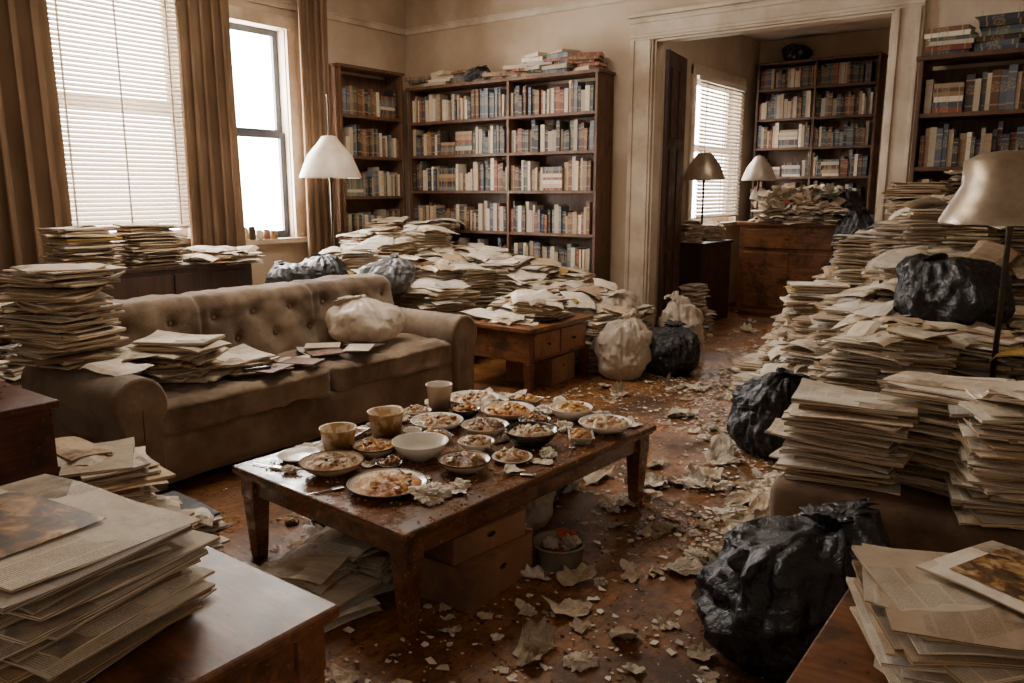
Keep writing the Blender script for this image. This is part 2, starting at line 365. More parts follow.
g=G();g.box(-4.2,-4.0,WY+.15,8.95,0,3.5).box(-4.2,-4,10.35,11.2,0,3.5).box(-4.2,-4,8.95,10.35,0,1.1).box(-4.2,-4,8.95,10.35,2.8,3.5)
struct("wall_far_left",g,M_WALL,"plaster side wall of back room with window opening")
struct("wall_far_back",G().box(-4.2,0,11.0,11.2,0,3.5),M_WALL,"plaster end wall of back room")
struct("wall_far_right",G().box(-.6,-.4,WY+.15,11.0,0,3.5),M_WALL,"plaster side wall of back room")
def casing(name,x0,x1,z0,z1,y,vert=True):
    g=G();g.box(x0,x1,y-.03,y,z0,z1)
    if vert:
        g.box(x0+.02,x0+.05,y-.045,y-.03,z0,z1).box(x1-.05,x1-.02,y-.045,y-.03,z0,z1)
    else:
        g.box(x0,x1,y-.045,y-.03,z0+.02,z0+.05).box(x0,x1,y-.045,y-.03,z1-.05,z1-.02).box(x0-.03,x1+.03,y-.07,y,z1,z1+.035)
    struct(name,g,M_TRIM,"painted moulded door casing",.004)
casing("trim_1",DX0-.24,DX0,0,DZ,WY);casing("trim_2",DX1,DX1+.22,0,DZ,WY);casing("trim_3",DX0-.24,DX1+.22,DZ,DZ+.2,WY,False)
g=G();g.box(DX0-.005,DX0+.02,WY,WY+.15,0,DZ).box(DX1-.02,DX1+.005,WY,WY+.15,0,DZ).box(DX0,DX1,WY,WY+.15,DZ-.02,DZ)
struct("trim_4",g,M_TRIM,"painted doorway jamb lining",.003)
g=G().box(WX,1.3,WY-.025,WY,3.24,3.29).box(WX,1.3,WY-.04,WY,3.29,3.305);struct("trim_5",g,M_TRIM,"thin painted picture rail moulding")
g=G().box(WX,WX+.025,-1,WY-.03,3.24,3.29).box(WX,WX+.04,-1,WY-.03,3.29,3.305);struct("trim_6",g,M_TRIM,"thin painted picture rail moulding")
struct("baseboard_back",G().box(WX,DX0-.25,WY-.02,WY,0,.16),M_TRIM,"painted wooden baseboard under the wall",.003)
struct("baseboard_left",G().box(WX,WX+.02,-1,WY-.03,0,.16),M_TRIM,"painted wooden baseboard under the wall",.003)
def window(n,y0,y1,z0,z1,wx,pane,sash,label,meet):
    root=obj("window_%d"%n,G().box(wx-.02,wx+.03,y0-.11,y0,z0-.02,z1+.1).box(wx-.02,wx+.03,y1,y1+.11,z0-.02,z1+.1).box(wx-.02,wx+.04,y0-.11,y1+.11,z1,z1+.12)
        .box(wx-.2,wx+.09,y0-.13,y1+.13,z0-.05,z0),M_TRIM,label=label,cat="window",kind="structure",bev=.004)
    g=G()
    for a,b,xx in((z0,meet+.02,wx-.10),(meet-.02,z1,wx-.14)):
        g.box(xx-.02,xx+.02,y0,y0+.06,a,b).box(xx-.02,xx+.02,y1-.06,y1,a,b).box(xx-.02,xx+.02,y0+.06,y1-.06,a,a+.07).box(xx-.02,xx+.02,y0+.06,y1-.06,b-.06,b)
    obj("sash",g,sash,par=root,label="double hung window sash")
    obj("pane",G().box(wx-.17,wx-.165,y0,y1,z0,z1),pane,par=root,label="bright overexposed glass pane")
    return root
window(1,*W1,WX,M_PANE2,M_TRIM,"tall painted window behind a lowered blind",2.2)
window(2,*W2,WX,M_PANE,M_SASH,"tall sash window with dark frame and white glare",2.05)
window(3,8.95,10.35,1.1,2.8,-4.0,M_PANE3,M_TRIM,"back room window behind a blind",2.0)
def blind(y0,y1,z0,z1,x,label,step=.036):
    g=G();z=z0
    while z<z1:
        M=Matrix.Translation((x,(y0+y1)/2,z))@Euler((0,math.radians(52),0)).to_matrix().to_4x4()
        g.box(-.021,.021,-(y1-y0)/2,(y1-y0)/2,-.0009,.0009,0,M);z+=step
    g.box(x-.02,x+.02,y0,y1,z0-.03,z0-.012).box(x-.025,x+.025,y0,y1,z1,z1+.05)
    for yy in(y0+.15,(y0+y1)/2,y1-.15):g.box(x+.012,x+.015,yy-.008,yy+.008,z0,z1)
    obj("window_blind",g,M_BLIND,label=label,cat="blind")
blind(W1[0]+.0,W1[1]-.0,1.2,3.3,WX+.075,"cream horizontal slat blind lowered over a bright window")
blind(8.97,10.33,1.2,2.75,-3.93,"horizontal slat blind over the back room window",.045)
def curtain(y0,y1,z0,z1,x,folds,label,amp=.05,seed=0):
    g=G();nx=folds*10;nz_=24;v=[];f=[]
    for j in range(nz_+1):
        t=j/nz_
        for i in range(nx+1):
            s=i/nx;ph=s*folds*2*PI
            a=amp*(.75+.35*math.sin(seed+s*9))*(1-.25*t)
            yy=y0+(y1-y0)*s+.012*math.sin(ph*2+seed)+.03*math.sin(t*3+seed)*(s-.5)
            v.append((x+a*math.sin(ph+.35*math.sin(t*4+s*5+seed)),yy,z0+(z1-z0)*t))
    for j in range(nz_):
        for i in range(nx):
            k=j*(nx+1)+i;f.append((k,k+1,k+nx+2,k+nx+1))
    g.add(v,f,0,None,(1,1,1),True)
    o=obj("curtain",g,M_CURT,label=label,cat="curtain");s=o.modifiers.new("s",'SOLIDIFY');s.thickness=.004
curtain(1.75,2.98,.12,3.5,WX+.2,8,"heavy brown pleated curtain beside the blind",.055,1)
curtain(4.0,4.55,.12,3.5,WX+.2,5,"heavy brown gathered curtain between the windows",.05,2)
curtain(5.3,5.68,.12,3.5,WX+.2,4,"heavy brown gathered curtain by the corner bookcase",.045,3)
g=G();M=Matrix.Translation((WX+.2,1.5,3.52))@Euler((-PI/2,0,0)).to_matrix().to_4x4()
g.lathe([(0,0),(.016,0),(.016,4.3),(0,4.3)],12,0,mat=M);obj("curtain_rod",g,M_METAL,label="dark metal curtain rod above the windows",cat="curtain rod")
g=G();g.box(0,.04,0,.62,.01,2.8)
for a,b in((.15,.9),(1.0,1.9),(2.0,2.65)):
    for (p,q) in((.08,.28),(.34,.54)):g.box(.04,.052,p,q,a,b)
d=obj("door_1",g,M_DARK,(DX0+.03,WY+.17,0),(0,0,math.radians(9)),label="dark panelled wooden door standing open",cat="door",kind="structure",bev=.004)
obj("handle",G().lathe([(0,0),(.012,0),(.012,.04),(.03,.05),(.03,.07),(0,.08)],14,mat=Matrix.Translation((.04,.585,1.05))@Euler((0,PI/2,0)).to_matrix().to_4x4()),M_BRASS,par=d,label="round brass knob")
# ---------------------------------------------------------------- bookcases & books
PAL=[(.52,.43,.32),(.62,.53,.41),(.45,.35,.24),(.11,.055,.03),(.16,.07,.035),(.05,.06,.09),(.07,.09,.13),(.20,.055,.03),(.03,.03,.03),(.30,.21,.13),(.09,.11,.10),(.34,.27,.2),(.52,.45,.36),(.22,.13,.07),(.12,.14,.17),(.64,.57,.47),(.05,.04,.04)]
def bookgeo(g,M,th,dp,ht,tint=(1,1,1)):
    c=.0025
    def bx(x0,x1,y0,y1,z0,z1,m):
        v=[(x0,y0,z0),(x1,y0,z0),(x1,y1,z0),(x0,y1,z0),(x0,y0,z1),(x1,y0,z1),(x1,y1,z1),(x0,y1,z1)]
        f=[(0,3,2,1),(4,5,6,7),(0,1,5,4),(1,2,6,5),(2,3,7,6),(3,0,4,7)]
        uv=[[(0,0)]*4,[(0,0)]*4,[(0,0),(1,0),(1,1),(0,1)],[(0,0)]*4,[(0,0)]*4,[(0,0)]*4]
        g.add(v,f,m,uv,tint,False,M)
    bx(0,th,0,c*1.5,0,ht,0);bx(0,c,c*1.5,dp,0,ht,0);bx(th-c,th,c*1.5,dp,0,ht,0)
    bx(c,th-c,c*1.5,dp-.006,.004,ht-.004,1)
BK=G();bookgeo(BK,Matrix.Identity(4),1/25,.16,.25);BKM=BK.mesh("book",[M_BOOK,M_PAGES])
NB=[0]
def bcol():
    k=R.uniform(.65,1.12);return tuple(min(1,a*k) for a in R.choice(PAL))
def put(Mx,th,dp,ht,indiv,group,stuffg,label):
    if indiv and NB[0]<300:
        o=bpy.data.objects.new("book",BKM);COL.objects.link(o)
        o.matrix_world=Mx@Matrix.Diagonal((th*25,dp/.16,ht/.25,1));c=bcol();o.color=(*c,1);NB[0]+=1
        meta(o,label,"book",None,group)
    else:bookgeo(stuffg,Mx,th,dp,ht,bcol())
def fill_row(base,dirv,yaw,length,zs,maxh,indiv,group,stuffg=None,label="hardback book shelved upright among many others",fill=.95):
    s=0;base_h=R.uniform(.22,.27)
    while s<length-.03:
        if R.random()>fill and s<length-.3:
            z=zs;w=R.uniform(.2,.25)
            for k in range(R.randint(4,7)):
                th=R.uniform(.025,.045)
                if z+th>zs+maxh-.01:break
                p=base+dirv*(s+w)
                Mx=Matrix.Translation((p.x,p.y,z))@Matrix.Rotation(yaw,4,'Z')@Matrix.Rotation(-PI/2,4,'Y')
                put(Mx,th,.15,w-R.uniform(0,.02),indiv,group,stuffg,"book lying flat in a small pile on a shelf")
                z+=th
            s+=w+.01;continue
        if R.random()<.3:base_h=R.uniform(.20,.31)
        th=R.uniform(.022,.054)
        if s+th>length:break
        ht=min(maxh-.02,base_h+R.uniform(-.04,.03));p=base+dirv*s
        sh=R.uniform(0,.03)
        Mx=Matrix.Translation((p.x,p.y,zs))@Matrix.Rotation(yaw,4,'Z')@Matrix.Translation((0,sh,0))
        put(Mx,th-.001,R.uniform(.13,.17),ht,indiv,group,stuffg,label)
        s+=th+(R.uniform(.005,.03) if R.random()<.05 else .0005)
def bookcase(loc,yaw,w,dp,zs,divs,label):
    r=empty("bookcase",loc,(0,0,yaw),label,"bookcase");zt=zs[-1]
    obj("side_panel",G().box(0,.03,0,dp,0,zt),M_SHELF,par=r,bev=.003);obj("side_panel",G().box(w-.03,w,0,dp,0,zt),M_SHELF,par=r,bev=.003)
    obj("back_panel",G().box(.03,w-.03,dp-.012,dp,0,zt-.03),M_SHELF,par=r)
    for z in zs:
        top=z==zt
        obj("shelf",G().box(-.02 if top else .03,w+.02 if top else w-.03,-.015 if top else .005,dp-(.0 if top else .014),z-.03 if not top else z-.0,z if not top else z+.03),M_SHELF,par=r,bev=.003)
    for d in divs:obj("divider",G().box(d-.014,d+.014,.003,dp-.014,zs[0],zt-.001),M_SHELF,par=r)
    return r
ZS=[.1,.28,.68,1.08,1.50,1.88,2.24,2.58]
bookcase((-6.38,6.68,0),0,2.43,.3,ZS,[1.38],"tall dark wooden bookcase crammed with books")
bst=G()
for i in range(7,1,-1):
    zt=ZS[i];z=ZS[i-1]
    for a,b in((.04,1.36),(1.40,2.39)):
        fill_row(Vector((-6.38+a,6.70,0)),Vector((1,0,0)),0,b-a,z+.001,zt-.03-z,i>2,"books in the main bookcase",bst)
bookcase((-1.22,6.6,0),0,1.6,.36,[.1,.5,.9,1.3,1.67,2.05,2.42],[],"dark wooden bookcase with books by the doorway")
for z,zt in((2.05,2.42),(1.67,2.05),(1.3,1.67)):
    fill_row(Vector((-1.17,6.62,0)),Vector((1,0,0)),0,.85,z+.001,zt-.03-z,True,"books in the bookcase beside the doorway",bst)
bookcase((-6.43,5.74,0),math.radians(90),.92,.25,[.1,.6,1.02,1.44,1.86,2.28,2.74],[],"narrow dark corner bookcase full of books")
for z,zt in((.6,1.02),(1.02,1.44),(1.44,1.86),(1.86,2.28),(2.28,2.74)):
    fill_row(Vector((-6.45,5.78,0)),Vector((0,1,0)),math.radians(90),.84,z+.001,min(.34,zt-.03-z),False,"",bst)
obj("shelved_books",bst,[M_BOOK,M_PAGES],label="rows of assorted hardback books filling the bookcases",cat="books",kind="stuff")
bst=G()
bookcase((-3.9,10.68,0),0,1.5,.3,[.1,.5,.9,1.3,1.68,2.05,2.42,2.8,3.1],[.75],"dark bookcase on the end wall of the back room")
for z,zt in((1.3,1.68),(1.68,2.05),(2.05,2.42),(2.42,2.8),(2.8,3.1)):
    fill_row(Vector((-3.86,10.70,0)),Vector((1,0,0)),0,1.4,z+.001,zt-.03-z,False,"",bst)
obj("shelved_books",bst,[M_BOOK,M_PAGES],label="rows of books in the back room bookcase",cat="books",kind="stuff")
def flatbook(x,y,z,w,d,h,yaw,col,name="book",label="large book lying flat on top of a bookcase",cat="book",group="books on top of the bookcases"):
    g=G();Mx=Matrix.Translation((-w/2,-d/2,0))@Matrix.Translation((w,0,0))@Matrix.Rotation(-PI/2,4,'Y');bookgeo(g,Mx,h,d,w)
    return obj(name,g,[M_BOOK,M_PAGES],(x,y,z),(0,0,yaw),label=label,cat=cat,group=group,color=col)
x=-6.25
while x<-4.02:
    z=2.611;n=R.choice((2,3,4)) if x<-5.2 else R.randint(4,8)
    wv=R.uniform(.24,.34)
    for k in range(n):
        h=R.uniform(.022,.045);flatbook(x+R.uniform(-.05,.05),6.82+R.uniform(-.02,.02),z,wv*R.uniform(.8,1.1),R.uniform(.18,.24),h,R.uniform(-.4,.4),bcol());z+=h+.001
    x+=wv*.93
x=-1.05
for n in(6,8,7):
    z=2.451
    for k in range(n):
        h=R.uniform(.025,.04);flatbook(x+R.uniform(-.03,.03),6.78,z,R.uniform(.26,.32),R.uniform(.2,.26),h,R.uniform(-.2,.2),bcol());z+=h+.001
    x+=.33
def carton(name,x,y,z,sx,sy,sz,yaw,mat,label,cat="box"):
    r=obj(name,G().box(-sx/2,sx/2,-sy/2,sy/2,0,sz),mat,(x,y,z),(0,0,yaw),label=label,cat=cat,bev=.004)
    obj("flap",G().box(-sx/2-.002,sx/2+.002,-sy/2-.002,-.003,sz,sz+.004).box(-sx/2-.002,sx/2+.002,.003,sy/2+.002,sz,sz+.004),mat,par=r)
    obj("hand_hole",G().lathe([(0,0),(.022,0),(.022,.002),(0,.002)],20,mat=Matrix.Translation((sx/2+.0005,0,sz*.65))@Matrix.Rotation(PI/2,4,'Y')@Matrix.Diagonal((.45,1,1,1))),M_METAL,par=r)
    return r
# ---------------------------------------------------------------- sofa
def sofa():
    X0,X1,Y0,Y1=-4.55,-3.56,1.74,4.40
    r=empty("sofa",((X0+X1)/2,(Y0+Y1)/2,0),label="old taupe velvet sofa with tufted back and rolled arms",cat="sofa")
    def P(name,vf,loc,label=None):
        g=G().add(vf[0],vf[1],0,None,(1,1,1),True);return obj(name,g,M_SOFA,loc,par=r,label=label)
    hw=(X1-X0)/2;hl=(Y1-Y0)/2
    def wr(a,s):
        return lambda q,d:q+d*(a*noise.noise(q*s+Vector((3,1,2)))+.4*a*noise.noise(q*s*3))
    P("base",rbox(hw-.03,hl-.03,.13,.02,40,wr(.01,5)),(-.01,0,.19))
    for k in(-1,1):
        def fn(q,d,k=k):
            c=.022*(1-min(1,abs(q.x)/.36)**2)*(1-min(1,abs(q.y)/.55)**2) if d.z>.3 else 0
            s=-.035*math.exp(-((q.x-.05)**2+(q.y+.1*k)**2)/.04) if d.z>.3 else 0
            pip=.012 if abs(abs(q.z)-.07)<.012 and d.x>.3 else 0
            rid=-.024*abs(noise.noise(q*7+Vector((k*3,0,0))))-.012*abs(noise.noise(q*15))
            return q+Vector((pip,0,c+s))+d*(.016*noise.noise(q*5+Vector((k*5,0,0)))+rid)
        P("seat_cushion",rbox(.375,.555,.095,.06,70,fn),(.10,k*.562,.385))
    btn=[(yy+(.14 if row else 0),zz) for row,zz in enumerate((.0,.15)) for yy in [-1.03+.28*i for i in range(8)]]
    def fb(q,d):
        if d.x>.2 or q.x>.05:
            dent=0
            for (by,bz) in btn:
                rr=(q.y-by)**2+(q.z-bz)**2;dent+=math.exp(-rr/.0008)*.032+math.exp(-rr/.007)*.020
            seam=0
            for sy in(-.42,.42):seam+=.022*math.exp(-((q.y-sy)/.016)**2)
            q=q-Vector((dent+seam,0,0))
            q=q+Vector((.02*math.sin((q.z+.3)*4),0,0))
        for sy in(-.42,.42):
            if d.z>.3:q=q-Vector((0,0,.010*math.exp(-((q.y-sy)/.03)**2)))
        q=q+d*(.014*noise.noise(q*5)+.006*noise.noise(q*16)-.008*abs(noise.noise(q*9)))
        return q+Vector((-(q.z+.1)*.16,0,0))
    P("backrest",rbox(.15,1.19,.29,.08,150,fb),(-.30,0,.60))
    for(by,bz) in btn:
        M=Matrix.Translation((-.30+.128-(bz+.1)*.16,by,.60+bz))@Matrix.Rotation(PI/2,4,'Y')
        obj("button",G().lathe([(0,.008),(.010,.006),(.014,0),(.012,-.006)],10,mat=M),M_SOFA,par=r)
    for k in(-1,1):
        g=G();prof=[]
        for a in range(19):
            t=-PI*.25+PI*1.5*a/18;prof.append((.135*math.cos(t),.50+.135*math.sin(t)))
        prof=[(.10,.06)]+[(.10,.30)]+prof+[(-.10,.30),(-.10,.06)]
        prof=[(p*k,z) for p,z in prof];v=[];f=[];m=len(prof)
        ends=[(-.48,.97),(-.46,1),(-.3,1),(-.2,1),(-.1,1),(0,1),(.1,1),(.2,1),(.3,1),(.37,1),(.44,1.0),(.475,1.0),(.49,.97),(.495,.9),(.492,.84),(.492,.5),(.495,.02)]
        for xx,s in ends:
            for(p,z)in prof:
                w=1+.06*noise.noise(Vector((xx*5,p*6+k,z*6))) if s>.88 else 1
                cz=.48 if z>.3 else .30
                v.append((xx,p*s*w,cz+(z-cz)*s*w if s<.95 else z))
        for i in range(len(ends)-1):
            for j in range(m-1):
                q=(i*m+j,i*m+j+1,(i+1)*m+j+1,(i+1)*m+j);f.append(q if k<0 else q[::-1])
            q=(i*m+m-1,i*m,(i+1)*m,(i+1)*m+m-1);f.append(q if k<0 else q[::-1])
        g.add(v,f,0,None,(1,1,1),True);obj("arm",g,M_SOFA,(0,k*(hl-.14),0),par=r,label="rolled upholstered arm")
    for a in(-1,1):
        for b in(-1,1):obj("foot",G().taper(a*(hw-.08),b*(hl-.1),0,.07,.02,.03),M_MAHOG,par=r)
sofa()
# ---------------------------------------------------------------- tables
def table(name,cx,cy,a,b,h,label,mat,legr=.032,top=.032,apron=.085,over=.03,cat="table",yaw=0):
    r=empty(name,(cx,cy,0),(0,0,yaw),label=label,cat=cat)
    obj("tabletop",G().box(-a,a,-b,b,h-top,h),mat,par=r,bev=.008)
    obj("rail",G().box(-a+.012,a-.012,-b+.012,b-.012,h-top-.012,h-top),mat,par=r,bev=.003)
    ia,ib=a-over-.012,b-over-.012
    g=G();zt=h-top-.012
    g.box(-ia,ia,-ib,-ib+.022,zt-apron,zt).box(-ia,ia,ib-.022,ib,zt-apron,zt).box(-ia,-ia+.022,-ib,ib,zt-apron,zt).box(ia-.022,ia,-ib,ib,zt-apron,zt)
    obj("apron",g,mat,par=r,bev=.002)
    for sx in(-1,1):
        for sy in(-1,1):
            g=G();lx,ly=sx*(ia-legr*.6),sy*(ib-legr*.6)
            g.box(lx-legr*1.05,lx+legr*1.05,ly-legr*1.05,ly+legr*1.05,zt-apron-.015,zt);g.taper(lx,ly,.0,zt-apron-.015,legr*.62,legr*.98)
            obj("leg",g,mat,par=r,bev=.004)
    return r
table("coffee_table",-2.19,2.58,.52,.81,.40,"long dark glossy wooden coffee table covered in dirty dishes",M_TABLE,.04,.03,.075,yaw=math.radians(-3.5))
r=empty("end_table",(-3.63,5.1,0),label="dark wooden end table beside the sofa piled with papers",cat="side table")
obj("tabletop",G().box(-.36,.36,-.44,.44,.47,.505),M_MAHOGT,par=r,bev=.006)
obj("body",G().box(-.32,.31,-.40,.40,.24,.47),M_MAHOGT,par=r,bev=.003)
M_PINE=wood("lighter_drawer_wood",(.20,.08,.03),(.34,.15,.06),.4,(2,12,12),.1,(.14,.055,.022))
for sy in(-1,1):
    d=obj("drawer",G().box(.31,.325,min(sy*.01,sy*.34),max(sy*.01,sy*.34),.27,.45),M_PINE,par=r,bev=.004)
    obj("knob",G().lathe([(0,0),(.008,0),(.008,.012),(.014,.018),(.010,.026),(0,.028)],14,mat=Matrix.Translation((.325,sy*.175,.36))@Matrix.Rotation(PI/2,4,'Y')),M_METAL,par=d)
for a in(-.31,.30):
    for b in(-.39,.39):obj("leg",G().taper(a,b,0,.24,.022,.032),M_MAHOG,par=r,bev=.003)
carton("cardboard_box",-3.56,5.20,0,.42,.40,.215,.1,M_CARD,"cardboard box pushed under the end table")
table("side_table",-1.81,.665,.54,.415,.60,"worn reddish wooden table holding a thick newspaper stack",M_MAHOGT,.035,.03,.1)
r=obj("wooden_cabinet",G().box(-.45,.45,-.34,.34,.04,.72).box(-.47,.47,-.36,.36,.72,.75).box(-.43,.43,-.32,.32,0,.04),M_MAHOG,(-3.47,.92,0),label="reddish mahogany cabinet beside the sofa arm",cat="cabinet",bev=.005)
obj("drawer",G().box(-.40,.40,.34,.352,.5,.69),M_MAHOG,par=r,bev=.003);obj("door",G().box(-.40,.40,.34,.352,.07,.47),M_MAHOG,par=r,bev=.003)
r=obj("low_cabinet",G().box(-.28,.28,-1.05,1.05,0,.9).box(-.3,.3,-1.07,1.07,.9,.93),M_DARK,(-6.05,3.05,0),label="long low dark cabinet under the windows",cat="cabinet",bev=.005)
for k in range(3):obj("door",G().box(.28,.292,-1.0+k*.67,-.36+k*.67,.1,.86),M_DARK,par=r,bev=.003)
r=obj("wooden_chest",G().box(-.47,.47,-.36,.36,0,.38).box(-.485,.485,-.375,.375,.38,.42),M_MAHOGT,(.02,2.0,0),label="low reddish wooden chest under loose newspapers",cat="chest",bev=.006)
obj("lid_edge",G().box(-.475,.475,-.365,.365,.37,.38),M_MAHOG,par=r)
v,f=rbox(.52,.42,.13,.05,30,lambda q,d:q+d*.008*noise.noise(q*6))
r=obj("ottoman",G().add(v,f,0,None,(1,1,1),True),mottled("tan_upholstery",(.15,.09,.055),(.23,.15,.095),6,.85,.3,80,dirt=(.09,.05,.03)),(-.5,3.6,.18),label="tan upholstered ottoman buried under newspapers",cat="ottoman")
for a in(-.42,.42):
    for b in(-.32,.32):obj("foot",G().taper(a,b,-.18,-.11,.02,.03),M_MAHOG,par=r)
r=obj("writing_desk",G().box(-.62,.62,-.3,.3,.05,1.09).box(-.65,.65,-.33,.33,1.09,1.13).box(-.6,.6,-.28,.28,0,.05),M_MAHOGT,(-2.93,9.72,0),label="reddish wooden desk cabinet in the back room",cat="desk",bev=.006)
obj("door",G().box(-.55,-.02,-.318,-.3,.12,.78),M_MAHOGT,par=r,bev=.006);obj("door",G().box(.02,.55,-.318,-.3,.12,.78),M_MAHOGT,par=r,bev=.006)
obj("drawer",G().box(-.55,.55,-.318,-.3,.83,1.05),M_MAHOGT,par=r,bev=.006)
r=obj("side_cabinet",G().box(-.2,.2,-.42,.42,0,.90).box(-.22,.22,-.44,.44,.90,.93),M_DARK,(-3.74,8.72,0),label="dark narrow cabinet under the back room window",cat="cabinet",bev=.005)
obj("door",G().box(.2,.212,-.38,-.02,.08,.86),M_DARK,par=r,bev=.004);obj("door",G().box(.2,.212,.02,.38,.08,.86),M_DARK,par=r,bev=.004)
# ---------------------------------------------------------------- lamps
def lamp(name,x,y,z0,zs,ze,r1,r0,mat,label,floor=True,fin=0,cat="lamp"):
    r=empty(name,(x,y,z0),label=label,cat=cat);H=zs-z0
    b=.15 if floor else .07
    obj("base",G().lathe([(0,0),(b,0),(b,.015),(b*.8,.03),(.02,.045),(.012,.08),(0,.08)],28),M_METAL,par=r)
    obj("pole",G().lathe([(.0,.05),(.012,.05),(.012,H-.05),(.018,H),(.018,H+.05),(.006,H+.07),(.006,ze-z0+fin),(.012,ze-z0+fin+.01),(0,ze-z0+fin+.03)],14),M_METAL,par=r)
    h=ze-zs
    prof=[(r1,H),(r1*1.0,H+.012),(r1*.88,H+h*.26),(r1*.72,H+h*.55),(r0*1.45,H+h*.88),(r0,H+h),(r0*.5,H+h+.008)]
    g=G().lathe(prof,40);g.lathe([(p*.975-.001,z-.003) for p,z in prof][::-1],40)
    obj("lamp_shade",g,mat,par=r)
    return r
lamp("floor_lamp",-6.0,5.2,0,1.62,2.0,.29,.07,M_SHADE,"slim floor lamp with cream conical metal shade",True,.36)
lamp("floor_lamp",-.34,4.12,0,1.36,1.66,.28,.14,M_BRASS,"floor lamp with dull brass shade beside the paper heap")
lamp("table_lamp",-3.74,8.72,.931,1.62,1.92,.24,.07,M_BRASS,"table lamp with dull tapered shade in back room",False)
lamp("table_lamp",-3.42,9.6,1.131,1.62,1.9,.2,.05,mottled("dull_tin_shade",(.42,.36,.29),(.52,.45,.37),8,.35,.02,metal=.3),"small table lamp with dull tin shade on desk",False)
# ---------------------------------------------------------------- bags
def baggeo(r,h,seed,squash=1.,tuft=True,soft=False):
    n,s=80,120;v=[];f=[];rr=random.Random(seed);off=Vector((seed*3.1,seed*1.7,0));ph=rr.uniform(0,6)
    kx,ky=r*.38*math.cos(ph),r*.38*math.sin(ph);tx,ty=math.cos(ph+.7),math.sin(ph+.7)
    for i in range(n+1):
        t=i/n
        if t<.84:
            u=t/.84;ang=-PI*.36+PI*.86*u
            z=h*(.46+.5*math.sin(ang));z=max(0,z-h*.015)
            rad=r*max(.0,math.cos(ang))**.62
            rad=max(rad,r*.15)
            cx,cy=kx*u**3,ky*u**3
        else:
            u=(t-.84)/.16
            rad=r*(.14+(.24*u if tuft else .03*u));z=h*(.955+.05*math.sin(u*2.6));cx,cy=kx+tx*r*.22*u*u,ky+ty*r*.22*u*u
        for k in range(s):
            a=2*PI*k/s;p=Vector((math.cos(a)*rad/r,math.sin(a)*rad/r,z/r))
            w=t**1.6
            ca,sa=math.cos(a),math.sin(a)
            fold=.12*w*math.sin(a*9+ph+5*noise.noise(p*1.2+off))+.08*w*math.sin(a*19+4*noise.noise(p*2+off))
            cr=Vector((ca*2.6,sa*2.6,z/r*.9))+off
            c1=1-abs(noise.noise(cr+Vector((0,0,2*noise.noise(p*1.5+off)))))*2.2;c2=1-abs(noise.noise(cr*2.3+Vector((9,0,0))))*2.2
            b=.24*noise.noise(p*1.4+off)+(.05 if soft else .08)*c1+(.04 if soft else .06)*c2-(.06 if soft else .09)*abs(noise.noise(p*3.1+off))-(.01 if soft else .04)*abs(noise.noise(p*8+off))-.03
            q=rad*(1+fold+b)
            zz=z*(1+.18*noise.noise(p*1.3+off+Vector((5,5,5)))+.06*noise.noise(p*4+off)) if t>.08 else z
            v.append((q*ca+cx,q*sa*squash+cy,max(.002,zz)))
    for i in range(n):
        for k in range(s):
            k2=(k+1)%s;f.append((i*s+k,i*s+k2,(i+1)*s+k2,(i+1)*s+k))
    f.append(list(range(s))[::-1]);f.append(list(range(n*s,n*s+s)))
    return v,f
def bag(x,y,z,r,h,seed,mat,label,tuft=True,name="trash_bag",yaw=0,rot=(0,0),squash=1.):
    v,f=baggeo(r,h,seed,squash,tuft,mat is M_WBAG);g=G().add(v,f,0,None,(1,1,1),True)
    return obj(name,g,mat,(x,y,z),(rot[0],rot[1],yaw),label=label,cat="bag")
bag(-.67,2.45,.002,.28,.50,1,M_BAG,"large slumped black plastic trash bag on floor beside chest")
bag(-1.44,4.48,.002,.24,.46,2,M_BAG,"slumped black plastic trash bag beside newspaper heap")
bag(-2.80,5.98,.002,.23,.40,3,M_BAG,"black plastic trash bag beside the doorway")
bag(-3.06,5.64,.002,.21,.48,4,M_WBAG,"stuffed off-white plastic bag beside the end table",name="plastic_bag")
bag(-2.98,6.62,.002,.19,.56,5,M_WBAG,"off-white plastic bag leaning by the door casing",name="plastic_bag")
bag(-3.42,6.2,.27,.22,.36,6,M_WBAG,"crumpled off-white plastic bag on the paper heap",name="plastic_bag")
bag(-3.98,3.72,.50,.24,.27,17,M_WBAG,"crumpled pale plastic bag lying on the sofa seat",True,"plastic_bag",squash=1.1)
bag(-4.75,4.66,.66,.23,.30,8,M_GBAG,"grey plastic bag behind the sofa arm",False)
bag(-.60,4.72,.80,.28,.36,9,M_BAG,"black plastic trash bag resting on newspaper stacks",False)
bag(-5.25,4.10,.64,.19,.28,10,M_BAG,"black plastic bag behind the sofa back",False)
bag(-5.45,4.6,.64,.22,.30,11,M_BAG,"dark plastic bag behind the sofa back",False)
bag(-2.0,9.4,.002,.42,1.3,12,M_BAG,"heaped black bags beside the back room desk",False)
bag(-2.5,9.75,1.15,.25,.35,13,M_BAG,"black plastic bag on the back room desk",False)
bag(-5.5,6.82,2.612,.14,.16,15,M_BAG,"small dark plastic bundle on the bookcase top",True)
bag(-3.45,10.83,3.132,.17,.22,16,M_BAG,"dark bundle on top of the back room bookcase",True)
